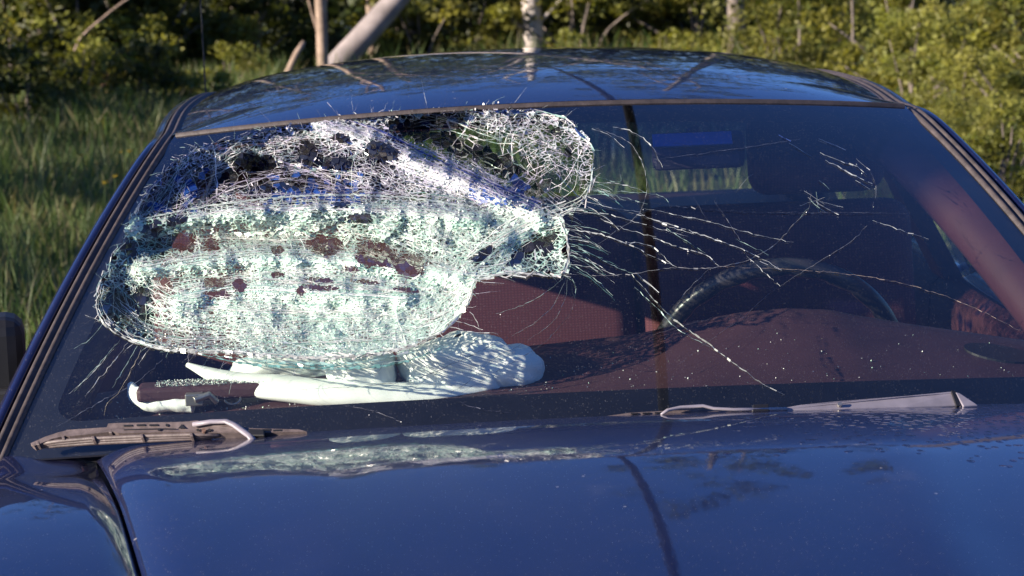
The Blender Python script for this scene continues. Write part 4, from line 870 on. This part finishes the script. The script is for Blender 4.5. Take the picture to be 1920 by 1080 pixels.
# ------------------------------------------------------------------ body sides, doors, tail
def belt(y): return .905+.01*math.sin((y-.3)*1.2)
def rail_at(sg):
    P = rail(sg); return lambda y: (np.interp(y, P[:, 1], P[:, 0]), np.interp(y, P[:, 1], P[:, 2]))
for sg in (-1, 1):
    ra = rail_at(sg)
    for (y0, y1, nm) in ((.30, 1.42, 'front'), (1.43, 2.46, 'rear')):
        yy = np.linspace(y0, y1, 20); V = []
        for y in yy:
            b = belt(y); pts = [(.765, b-.30), (.77, b-.03), (.785, b), (.815, b+.002), (.84, b-.02), (.868, b-.12), (.877, .66), (.868, .42), (.845, .24)]
            pr = spline(np.array(pts), 26); V.append(np.c_[sg*pr[:, 0], np.full(26, y), pr[:, 1]])
        dr = cmesh(nm+'_door', np.array(V).reshape(-1, 3), grid_faces(20, 26), M['paint'], smooth=True); solid(dr, .01)
        V = [];
        for y in yy: V += [(sg*.76, y, belt(y)+.004), (sg*.735, y, belt(y)-.02), (sg*.72, y, .70), (sg*.735, y, .35)]
        smesh('door_panel', V, grid_faces(20, 4), M['trim'], dr, smooth=True)
        V = []; k = 0
        for y in np.linspace(max(y0, .34)+.03, y1-.03, 16):
            tx, tz = ra(y); V += [(sg*.800, y, belt(y)-.02), (sg*(.800+(abs(tx)+.028-.800)*.5+.006), y, (belt(y)+tz-.05)/2), (tx+sg*.030, y, tz-.055)]; k += 1
        V = [tuple(p) for p in V if True]
        smesh('door_window', V, grid_faces(16, 3), M['sideglass'], dr, smooth=True)
        mb = MB(); mb.box((sg*.882, y1-.12, .79), (.02, .16, .03)); sbuild(mb, 'door_handle', M['black'], dr, bevel=.006)
        if nm == 'front':
            mb = MB(); c1 = (sg*.885, .47, .985); mb.box(c1, (.22, .10, .125), Matrix.Rotation(R_(-8*sg), 3, 'Z')); sbuild(mb, 'side_mirror', M['black'], dr, bevel=.025)
            mb = MB(); mb.box((sg*.80, .46, .935), (.07, .08, .03)); sbuild(mb, 'mirror_mount', M['black'], dr, bevel=.008)
            mb = MB(); mb.box((sg*.885, .525, .985), (.19, .004, .10), Matrix.Rotation(R_(-8*sg), 3, 'Z')); sbuild(mb, 'mirror_glass', M['chrome'], dr)
    # centre pillar
    tx, tz = ra(1.425); mb = MB(); mb.add([(sg*.79, 1.37, .90), (sg*.79, 1.48, .90), (tx+sg*.02, 1.46, tz-.03), (tx+sg*.02, 1.39, tz-.03), (sg*.755, 1.37, .90), (sg*.755, 1.48, .90), (tx-sg*.015, 1.46, tz-.03), (tx-sg*.015, 1.39, tz-.03)], [(0, 1, 2, 3), (7, 6, 5, 4), (0, 4, 5, 1), (2, 6, 7, 3), (1, 5, 6, 2), (0, 3, 7, 4)])
    cbuild(mb, 'center_pillar', M['trim'])
    # rear quarter
    yy = np.linspace(2.47, 3.75, 26); V = []
    for y in yy:
        b = np.interp(y, [2.47, 2.8, 3.3, 3.75], [.905, .875, .80, .72]); pts = [(.56, b+.002), (.70, b+.004), (.80, b-.02), (.855, b-.10), (.872, .62), (.86, .42), (.84, .24)]
        pr = spline(np.array(pts), 22); V.append(np.c_[sg*pr[:, 0], np.full(22, y), pr[:, 1]])
    q = cmesh('rear_quarter_panel', np.array(V).reshape(-1, 3), grid_faces(26, 22), M['paint'], smooth=True); solid(q, .008)
    mb = MB(); mb.add([(sg*.66, 2.60, .90), (sg*.74, 2.46, .90), (sg*.61, 2.36, 1.20), (sg*.60, 2.46, 1.16), (sg*.64, 2.86, .90)], [(0, 1, 2, 3), (0, 3, 4)]); cp = cbuild(mb, 'rear_pillar', M['paint']); solid(cp, .03)
    mb = MB(); mb.box((sg*.62, 3.76, .63), (.38, .06, .16)); cbuild(mb, 'tail_lamp', M['lens_red'], bevel=.015)
    mb = MB(); mb.box((sg*.60, -1.37, .70), (.40, .10, .15)); cbuild(mb, 'headlight', M['lens_clear'], bevel=.02)
# trunk, rear window
V = []
for x in np.linspace(-.57, .57, 21):
    for y in np.linspace(2.80, 3.72, 20): V.append((x, y, np.interp(y, [2.8, 3.3, 3.72], [.875, .80, .72])-.02*(x/.57)**2))
tl_ = cmesh('trunk_lid', V, grid_faces(21, 20), M['paint'], smooth=True); solid(tl_, .01)
V = []; uu = np.linspace(-1, 1, 25)
for u in uu:
    for t in np.linspace(0, 1, 12): V.append((u*(.575+(.62-.575)*t), 2.36-.10*u*u+(2.80-2.36)*t, (1.255-.03*u*u)+(.905-1.255)*t+.02*4*t*(1-t)))
rw = cmesh('rear_window', V, grid_faces(25, 12), M['sideglass'], smooth=True)
for nm, y in (('front_bumper', -1.45), ('rear_bumper', 3.86)):
    mb = MB(); xs_ = np.linspace(-.86, .86, 21); mb.tube([(x, y+(.14 if y < 0 else -.14)*abs(x/.86)**3, .48) for x in xs_], .10, 12, flat=1.1); cbuild(mb, nm, M['paint'], smooth=True)
mb = MB(); mb.box((0, -1.40, .69), (.74, .06, .14))
for k in range(9): mb.box((-.32+.08*k, -1.435, .69), (.012, .02, .13))
cbuild(mb, 'grille', M['black'], bevel=.006)
for sg in (-1, 1):
    for y in (-.62, 2.95):
        t = empty('wheel', (sg*.76, y-.9, .31)); t.parent = car
        mb = MB(); th = np.linspace(0, 2*math.pi, 41); V = []
        for a in th[:-1]:
            for (x, r) in ((-.09, .20), (-.10, .24), (-.095, .29), (-.07, .312), (.07, .312), (.095, .29), (.10, .24), (.09, .20)): V.append((x, r*math.cos(a), r*math.sin(a)))
        o = mesh('tyre', V, grid_faces(40, 8, True), M['tyre'], t, smooth=True)
        mb.tube([(sg*.085, 0, 0), (sg*.03, 0, 0)], [.20, .205], 32)
        for k in range(5):
            a = k*2*math.pi/5; mb.box((sg*.092, .10*math.cos(a), .10*math.sin(a)), (.02, .05, .17), Matrix.Rotation(a-math.pi/2, 3, 'X'))
        mb.build('rim', M['alloy'], t)
# antenna on the passenger's rear quarter
a0 = aty(385, 165, 3.1); d = aty(376, 0, 3.1)-a0; d /= np.linalg.norm(d); bp = a0+d*((.87-a0[2])/d[2])
mb = MB(); ts = np.linspace(0, 1, 120); ph = ts*70
P = bp[None]+d[None]*(ts*.95)[:, None]; mb.tube(P, .0022-.0008*ts, 8)
hel = P+np.c_[np.cos(ph), np.sin(ph), 0*ph]*.0022; mb.tube(hel, .0008, 5, cap=False); mb.tube([bp-d*.01, bp+d*.05], [.014, .006], 10)
cbuild(mb, 'antenna', M['black'], smooth=True)

# glass crumbs over the dash (a heap nobody could count) and one chip on the roof edge
n = 9000; x = rng.uniform(-.70, .70, n); yf = .05+.1545*(x/.757)**2; t = rng.beta(.9, 2.4, n); y = yf+t*(.43-yf)
pk = np.where(x < -.2, .55, .10)+np.where(t < .10, .30, 0); k = rng.random(n) < pk*.55; x, y = x[k], y[k]
P3 = np.c_[x, y, dash_z(x, y)+.001]
fx = rng.uniform(fa_[0], fb_[0]+.02, 700); P4 = np.c_[fx, rng.uniform(.25, .30, 700), np.full(700, (fa_[2]+fb_[2])/2+.0125)]
P3 = np.r_[P3, P4]; V, F_ = crumbs(P3, .0010, rng); cl = np.array([PALW[i] for i in rng.choice([0, 1, 2, 4, 5], len(P3))])
o = mesh('glass_crumbs', V, F_, M['crack'], None, colr=np.repeat(cl, 5, 0)); tag(o, 'glittering glass crumbs strewn over the maroon dashboard', 'broken glass', kind='stuff')
p = aty(929, 192, .80); v, f = crumbs(np.repeat(p[None], 4, 0)+rng.normal(0, .003, (4, 3))*[2, .6, .3], .0026, rng)
o = mesh('glass_chip', v-p, f, M['crack'], None, colr=np.full((20, 3), .85)); o.location = p; tag(o, 'small clear glass chip lying on the front edge of the roof', 'broken glass')

exec_env = True
# ------------------------------------------------------------------ ground
def gz(x, y): return 0.0*x
m, nn_, out = newmat('meadow_soil'); p = N(nn_, 'ShaderNodeBsdfPrincipled'); L(nn_, p.outputs[0], out.inputs[0]); p.inputs['Roughness'].default_value = .95
nz = noise(nn_, .7, 6); r = ramp(nn_, nz.outputs[0], [(.3, (.030, .045, .012)), (.6, (.060, .075, .022)), (.8, (.11, .09, .045))]); L(nn_, r.outputs[0], p.inputs['Base Color']); M['soil'] = m
g = mesh('ground', [(-900, -900, 0), (900, -900, 0), (900, 900, 0), (-900, 900, 0)], [(0, 1, 2, 3)], M['soil']); g['kind'] = 'structure'

def leaves(P, size, r, cols, up=.35, asp=.55):
    """pointed folded leaves at P"""
    n = len(P); A = r.normal(size=(n, 3)); A[:, 2] = A[:, 2]*.6-.15; A /= np.linalg.norm(A, axis=1)[:, None]
    Nn = r.normal(size=(n, 3)); Nn[:, 2] += up*2; B = np.cross(A, Nn); B /= np.linalg.norm(B, axis=1)[:, None]+1e-9; Cn = np.cross(A, B)
    s = (size*r.uniform(.6, 1.35, n))[:, None]
    V = np.stack([P-A*s*.5, P+B*s*asp*.5+Cn*s*.08, P+A*s*.5-Cn*s*.05, P-B*s*asp*.5+Cn*s*.08], 1).reshape(-1, 3)
    F_ = np.arange(n*4).reshape(-1, 4); return V, F_, np.repeat(cols, 4, 0)
def clump_points(n, nc, ext, r, shell=.55, zlo=.15):
    """leaf positions gathered in clumps through an uneven crown"""
    c = r.normal(size=(nc, 3)); c /= np.linalg.norm(c, axis=1)[:, None]; c *= (shell+(1-shell)*r.random(nc))[:, None]; c[:, 2] = np.abs(c[:, 2])*(1-zlo)+zlo if zlo >= 0 else c[:, 2]
    c *= ext; k = r.integers(0, nc, n); rad = r.uniform(.10, .26, nc)*min(ext[0], ext[2])
    d = r.normal(size=(n, 3)); d /= np.linalg.norm(d, axis=1)[:, None]; d *= (r.random(n)**.5)[:, None]*[1.25, 1.25, .75]
    return c[k]+d*rad[k][:, None], k, c
def leafcols(k, nc, r, base, var=.35, warm=.3):
    b = np.array(base); tone = r.uniform(1-var, 1+var, nc)[k][:, None]*r.uniform(.75, 1.25, len(k))[:, None]
    w_ = (r.random(nc)*warm)[k][:, None]; return np.clip(b[None]*tone*(1-w_)+np.array([b[1]*1.25, b[1]*1.0, b[2]*.6])[None]*tone*w_, 0, .6)
def make_bush(name, ext, n, nc, base, leaf, seed, warm=.3, mat='bark', shell=.5):
    r = np.random.default_rng(seed); root = empty(name)
    P, k, c = clump_points(n, nc, np.array(ext), r, shell, .05)
    V, F_, cl = leaves(P, leaf, r, leafcols(k, nc, r, base, .35, warm))
    mesh('foliage', V, F_, M['leaf'], root, colr=cl)
    mb = MB()
    for q in c[::max(1, nc//14)]: mb.tube(spline([(r.normal(0, .08), r.normal(0, .08), -.05), (q[0]*.35, q[1]*.35, q[2]*.45), tuple(q)], 7), np.linspace(.022, .006, 7), 5)
    mb.build('stems', M[mat], root, smooth=True); return root
def copy_tree(o, parent=None):
    c = o.copy(); col.objects.link(c)
    if parent: c.parent = parent
    for ch in list(o.children): copy_tree(ch, c)
    return c
def put(root, x, y, rz, s, label, cat, group=None, z=0):
    root.location = (x, y, z); root.rotation_euler = (0, 0, rz); root.scale = (s, s, s) if np.isscalar(s) else s; return tag(root, label, cat, group)
def sway(path, n, amp, r):
    P = spline(path, n); P[1:-1] += r.normal(0, amp, P[1:-1].shape); return P
def make_tree(name, trunk, rad, crown_c, crown_ext, n, nc, base, leaf, seed, mat, branches=7, warm=.3, twigs=()):
    r = np.random.default_rng(seed); root = empty(name); mb = MB(); P = sway(trunk, 16, rad*.10, r); mb.tube(P, np.linspace(rad, rad*.45, 16)*(1+r.normal(0, .05, 16)), 12)
    cc_ = np.array(crown_c)
    L_, k, c = clump_points(n, nc, np.array(crown_ext), r, .45, -1)
    for b in range(branches):
        i = r.integers(7, 15); tgt = cc_+c[r.integers(0, nc)]*.8
        mb.tube(spline([P[i], (P[i]+tgt)/2+r.normal(0, .15, 3)+[0, 0, .1], tgt], 8), np.linspace(rad*.4, rad*.08, 8), 6)
    for tw in twigs: mb.tube(spline(tw, 10), np.linspace(rad*.28, rad*.06, 10), 6)
    t = mb.build('trunk', M[mat], root, smooth=True)
    V, F_, cl = leaves(L_+cc_, leaf, r, leafcols(k, nc, r, base, .35, warm)); mesh('crown', V, F_, M['leaf'], root, colr=cl); return root

# ------------------------------------------------------------------ vegetation
GD, GM, GY = (.030, .055, .014), (.055, .085, .020), (.115, .130, .028)
def X(px, y): return aty(px, 100, y)[0]
# trees with trunks that show above the roof
lean0 = aty(615, 130, 24); lean1 = aty(745, 0, 24); dl = (lean1-lean0); k0 = lean0-dl*(lean0[2]/dl[2]); dl = dl/np.linalg.norm(dl)
t = make_tree('leaning_tree', [(0, 0, -.1), tuple(dl*1.3), tuple(dl*3.0+[0, 0, .1]), tuple(dl*6+[0, 0, 1.0])], .15, (2.7, -.8, 4.9), (2.8, 2.0, 3.3), 7000, 80, GM, .10, 11, 'greybirch')
put(t, k0[0], k0[1], 0, 1, 'pale thick trunk leaning to the right behind the roof', 'tree')
def upright(px, y, rad, h, mat, seed, label, base=GM, ext=(2.2, 2.2, 3.0), n=4600, lean=(0, 0), tw=(), name='tree', leaf=.10, nc=60):
    t = make_tree(name, [(0, 0, -.1), (lean[0]*.3, lean[1]*.3, h*.33), (lean[0], lean[1], h*.8)], rad, (lean[0]*.8, lean[1]-(.6 if name == 'tree' else 0), h*.58), (ext[0], ext[1], h*.42), n, nc, base, leaf, seed, mat, twigs=tw)
    return put(t, X(px, y), y, 0, 1, label, 'tree')
upright(603, 23, .062, 8.5, 'dead', 12, 'thin brown stem standing just left of the leaning trunk', lean=(.12, 0), tw=([(.04, 0, .9), (.12, -.05, 1.25), (.10, -.05, 1.6)], [(.0, 0, .6), (-.12, 0, 1.1), (-.16, 0, 1.5)]))
upright(998, 27, .12, 10.5, 'birch', 13, 'white birch trunk behind the middle of the roof', tw=([(.0, 0, .5), (.35, -.1, .85), (.6, -.1, 1.1)],))
upright(1380, 25, .11, 13.0, 'bark', 14, 'straight grey trunk behind the right part of the roof', ext=(1.7, 1.7, 3), n=8000, nc=120, tw=([(.0, 0, 1.2), (.3, 0, 1.35), (.7, 0, 1.32)],))
upright(700, 29, .07, 9.0, 'dead', 15, 'thin stem behind the leaning trunk, right of its foot', n=3000)
upright(140, 28, .10, 10.0, 'bark', 17, 'tree deep in the wood at the far left', base=GD)
upright(430, 30, .09, 9.5, 'bark', 18, 'shaded tree behind the car antenna', base=GD)
upright(1600, 22, .016, 3.4, 'bark', 20, 'slim sapling with fresh yellow green leaves right of the grey trunk', base=GY, ext=(.75, .7, 1.6), n=1500, name='sapling', leaf=.09)
upright(1500, 22.5, .016, 3.0, 'bark', 21, 'leafy sapling close to the right of the grey trunk', base=(.10, .125, .03), ext=(.8, .7, 1.5), n=1600, name='sapling', leaf=.09)
# tall trees left of the car that shade the meadow
for i, (x, y, h, ex, lb) in enumerate(((-8.4, .6, 4.2, 1.3, 'tree beside the car that is mirrored in the passenger fender'), (-8.6, 5.2, 4.6, 2.4, 'bushy tree at the left edge of the meadow, the one nearer the car'), (-8.8, 9.6, 4.8, 2.5, 'bushy tree at the left edge of the meadow, half way to the wood'), (-9.0, 14.0, 5.0, 2.5, 'bushy tree at the left edge of the meadow, nearest the wood'))):
    t = make_tree('tree', [(0, 0, -.1), (.1, 0, h*.4), (.0, .1, h*.8)], .12, (0, 0, h*.62), (ex, ex, h*.40), 4200, 40, GM, .13, 40+i, 'bark'); put(t, x, y, i, 1, lb, 'tree')
# dead snag
p0 = aty(540, 135, 21); p1 = aty(556, 100, 21); p2 = aty(570, 78, 21); mb = MB()
mb.tube(np.array([(p0[0]-.02, 21, -.05), p0, p1, p2])-[p0[0], 21, 0], [.045, .035, .03, .022], 7); o = mb.build('dead_stump', M['dead'], smooth=True); o.location = (p0[0], 21, 0); tag(o, 'short crooked dead stem left of the thin brown stem', 'stump')
p0 = aty(150, 72, 22); p1 = aty(185, 40, 22); p2 = aty(222, 10, 22); mb = MB(); mb.tube(spline(np.array([(p0[0]-.25, 22, -.02), (p0[0]-.12, 22, p0[2]*.6), p0, p1, p2, p2+[.4, 0, .22]])-[p0[0]-.25, 22, 0], 14), np.linspace(.018, .008, 14), 6)
o = mb.build('fallen_branch', M['dead'], smooth=True); o.location = (p0[0]-.25, 22, 0); tag(o, 'bare branch slanting up through the leaves at the far left', 'branch')

# shrubs: three sources, copied
SH = [make_bush('shrub', (1.15, .9, 1.7), 5200, 46, (.060, .078, .020), .10, 51), make_bush('shrub', (1.0, .9, 1.25), 4600, 40, (.18, .20, .048), .075, 52, .5), make_bush('shrub', (.95, .8, .95), 4600, 44, (.25, .265, .072), .046, 53, .35, shell=.35)]  # last source: leaf colour raised, sunlight put into the colour
used = [False]*3
def shrub(i, px, y, s, label, group=None, rz=None):
    if used[i]: o = copy_tree(SH[i])
    else: o = SH[i]; used[i] = True
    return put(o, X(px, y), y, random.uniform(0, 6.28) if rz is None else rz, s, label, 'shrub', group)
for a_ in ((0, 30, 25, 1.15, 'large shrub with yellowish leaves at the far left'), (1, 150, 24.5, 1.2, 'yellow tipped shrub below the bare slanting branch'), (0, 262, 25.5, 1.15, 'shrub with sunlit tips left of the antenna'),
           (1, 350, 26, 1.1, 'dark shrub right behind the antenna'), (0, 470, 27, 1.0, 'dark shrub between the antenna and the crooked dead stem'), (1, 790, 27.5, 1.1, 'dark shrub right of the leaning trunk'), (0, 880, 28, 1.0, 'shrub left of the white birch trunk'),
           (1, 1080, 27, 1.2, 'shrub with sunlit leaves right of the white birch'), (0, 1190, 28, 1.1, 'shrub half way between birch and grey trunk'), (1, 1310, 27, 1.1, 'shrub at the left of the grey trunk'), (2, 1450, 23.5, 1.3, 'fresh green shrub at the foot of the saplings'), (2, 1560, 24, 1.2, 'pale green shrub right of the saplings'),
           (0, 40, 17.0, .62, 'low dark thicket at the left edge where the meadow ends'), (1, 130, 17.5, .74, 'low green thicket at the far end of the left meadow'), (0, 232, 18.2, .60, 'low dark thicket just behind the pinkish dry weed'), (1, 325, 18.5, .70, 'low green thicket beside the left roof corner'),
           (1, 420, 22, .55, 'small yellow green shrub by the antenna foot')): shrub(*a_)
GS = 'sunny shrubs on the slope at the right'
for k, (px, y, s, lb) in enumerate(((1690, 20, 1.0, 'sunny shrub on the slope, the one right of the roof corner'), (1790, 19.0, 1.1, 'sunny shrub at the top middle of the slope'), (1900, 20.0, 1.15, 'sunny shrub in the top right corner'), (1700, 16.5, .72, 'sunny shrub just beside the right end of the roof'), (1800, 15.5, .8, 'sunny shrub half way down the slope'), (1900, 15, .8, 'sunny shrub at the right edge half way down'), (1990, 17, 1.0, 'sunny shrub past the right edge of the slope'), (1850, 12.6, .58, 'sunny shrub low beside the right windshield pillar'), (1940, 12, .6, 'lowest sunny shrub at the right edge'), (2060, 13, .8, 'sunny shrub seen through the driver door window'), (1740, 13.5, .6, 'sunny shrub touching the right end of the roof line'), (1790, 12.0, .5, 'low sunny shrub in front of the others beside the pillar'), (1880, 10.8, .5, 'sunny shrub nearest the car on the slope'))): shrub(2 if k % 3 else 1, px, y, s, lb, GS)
# the wood behind reads as one mass
r = np.random.default_rng(77); n = 64000; nc = 560
c = np.c_[r.uniform(-16, 18, nc), r.uniform(30, 40, nc), r.uniform(.04, 1, nc)**1.5*9.4]; c[:, 2] *= .72+.28*vnoise(np.c_[c[:, 0]*.28, c[:, 0]*0], 5)
k = r.integers(0, nc, n); d = r.normal(size=(n, 3)); d /= np.linalg.norm(d, axis=1)[:, None]; d *= (r.random(n)**.45*r.uniform(.5, 1.1, nc)[k])[:, None]
V, F_, cl = leaves(c[k]+d, .17, r, leafcols(k, nc, r, (.034, .055, .014), .4, .4))
n = 34000; nc = 260; c = np.c_[r.uniform(-24, 26, nc), r.uniform(31, 40, nc), r.uniform(1.0, 8.6, nc)]; c[:, 2] *= .85+.22*vnoise(np.c_[c[:, 0]*.35, c[:, 0]*0], 5)
k = r.integers(0, nc, n); d = r.normal(size=(n, 3)); d /= np.linalg.norm(d, axis=1)[:, None]; d *= (r.random(n)**.4*r.uniform(.7, 1.7, nc)[k])[:, None]
V2, F2, cl2 = leaves(c[k]+d, .36, r, leafcols(k, nc, r, (.030, .050, .013), .4, .3)); F_ = np.concatenate([F_, F2+len(V)]); V = np.concatenate([V, V2]); cl = np.concatenate([cl, cl2])
o = mesh('woodland_foliage', V, F_, M['leaf'], None, colr=cl); tag(o, 'dark leafy wood filling the background behind the car', 'woodland', kind='stuff')
# grass
def grass(n, xr, yr, h, r, cols):
    x = r.uniform(*xr, n); y = r.uniform(*yr, n); hh = h*r.uniform(.5, 1.25, n)*(.75+.35*vnoise(np.c_[x*.8, y*.8], 8)); a = r.uniform(0, 6.283, n); wd_ = r.uniform(.0022, .0048, n)*(1+y/25)
    dx, dy = np.cos(a), np.sin(a); b = r.uniform(0, 6.283, n); ln = hh*r.uniform(.08, .55, n); bx, by = np.cos(b)*ln, np.sin(b)*ln
    z0 = np.zeros(n)-.01
    V = np.stack([np.c_[x-dx*wd_, y-dy*wd_, z0], np.c_[x+dx*wd_, y+dy*wd_, z0], np.c_[x+dx*wd_*.8+bx*.35, y+dy*wd_*.8+by*.35, hh*.6], np.c_[x-dx*wd_*.8+bx*.35, y-dy*wd_*.8+by*.35, hh*.6], np.c_[x+bx, y+by, hh]], 1).reshape(-1, 3)
    i = np.arange(n)*5; T = np.concatenate([np.stack([i, i+1, i+2], 1), np.stack([i, i+2, i+3], 1), np.stack([i+3, i+2, i+4], 1)])
    ci = np.array(cols)[r.integers(0, len(cols), n)]*r.uniform(.7, 1.25, n)[:, None]; return V, T, np.repeat(ci, 5, 0)
r = np.random.default_rng(5); GC = [(.062, .118, .028), (.08, .14, .034), (.105, .155, .044), (.14, .165, .058), (.21, .185, .095)]
parts_ = [grass(70000, (-6.5, -1.3), (4.5, 24), .50, r, GC), grass(9000, (-8, 9), (22, 32), .55, r, GC), grass(12000, (1.3, 8), (3, 22), .30, r, GC[1:]), grass(9000, (-4.5, -1.2), (-3, 4.5), .25, r, GC), grass(14000, (-15, -6.5), (-2, 28), .45, r, GC), grass(9000, (8, 16), (2, 26), .4, r, GC), grass(9000, (1.2, 4.5), (-3, 4), .25, r, GC), grass(9000, (-1.3, 1.3), (4.3, 22), .35, r, GC)]
o_ = 0; VV, TTT, CCC = [], [], []
for V, T, c_ in parts_: VV.append(V); TTT.append(T+o_); CCC.append(c_); o_ += len(V)
o = mesh('tall_grass', np.concatenate(VV), np.concatenate(TTT), M['grassm'], None, colr=np.concatenate(CCC)); tag(o, 'tall green meadow grass around the car', 'grass', kind='stuff')
# buttercups
FL = MB(); 
proto = None
for i, (px, py) in enumerate(((153, 290), (225, 285), (215, 330), (196, 342), (242, 283))):
    g_ = atz(px, py, .48)
    if proto is None:
        f = empty('buttercup'); mb = MB(); mb.tube([(0, 0, -.02), (.01, 0, .25), (0, 0, .47)], .0025, 5); mb.build('stem', M['grassm'] if False else simple('flower_stem', (.05, .09, .02), .7), f)
        mb = MB()
        for k in range(5):
            a_ = k*1.2566; mb.add([(0, 0, .47), (.016*math.cos(a_-.5), .016*math.sin(a_-.5), .48), (.024*math.cos(a_), .024*math.sin(a_), .486), (.016*math.cos(a_+.5), .016*math.sin(a_+.5), .48)], [(0, 1, 2, 3)])
        mb.build('petals', simple('yellow_petal', (.62, .42, .02), .5), f); proto = f; o = f
    else: o = copy_tree(proto)
    o.location = (g_[0], g_[1], 0); o.rotation_euler = (0, 0, i); o.scale = (.7, .7, 1); tag(o, 'small yellow flower standing in the left meadow grass', 'flower', 'yellow flowers in the left meadow')
# dry pinkish stalks
r = np.random.default_rng(9); mb = MB()
for k in range(16): x0, y0, h = r.normal(0, .10), r.normal(0, .1), r.uniform(.4, .7); mb.tube([(x0*.5, y0*.5, -.02), (x0, y0, h*.6), (x0*1.5, y0, h)], [.004, .006, .002], 5)
for k in range(45): x0, z0 = r.normal(0, .11), r.uniform(.3, .75); mb.add([(x0, 0, z0), (x0+.03, .02, z0+.01), (x0+.035, 0, z0+.04), (x0+.01, -.02, z0+.04)], [(0, 1, 2, 3)])
o = mb.build('dry_weed', simple('dry_stalk', (.42, .24, .17), .8, var=.3)); g_ = aty(205, 215, 18.5); o.location = (g_[0], 18.5, 0); tag(o, 'pinkish dry weed clump in front of the left thicket', 'weed')

# ------------------------------------------------------------------ overhead line mirrored in the car
CAB = dict(x=.82, dx=.037, z=6.0, r=.040)
def cab(y): return (CAB['x']+CAB['dx']*y, y, CAB['z'])
poles = ((-22.0, 'timber pole in front of the car that carries the overhead cable'), (46.0, 'timber pole behind the wood that carries the overhead cable'))
mb = MB(); ys = np.linspace(-22, 46, 80); mb.tube([cab(y) for y in ys], CAB.get('r', .03), 10); o = mb.build('overhead_cable', M['cable'], smooth=True); tag(o, 'black overhead cable whose reflection runs down roof, windshield and hood', 'cable')
for y, lb in poles:
    c_ = cab(y); mb = MB(); mb.tube([(0, 0, -.2), (0, 0, c_[2]*.6), (0, 0, c_[2]+.35)], [.14, .12, .10], 12); mb.box((0, 0, c_[2]-.02), (.5, .10, .10)); o = mb.build('utility_pole', M['pole'], smooth=False); o.location = (c_[0]+.0, y+(.12 if y > 0 else -.12), 0); tag(o, lb, 'utility pole')
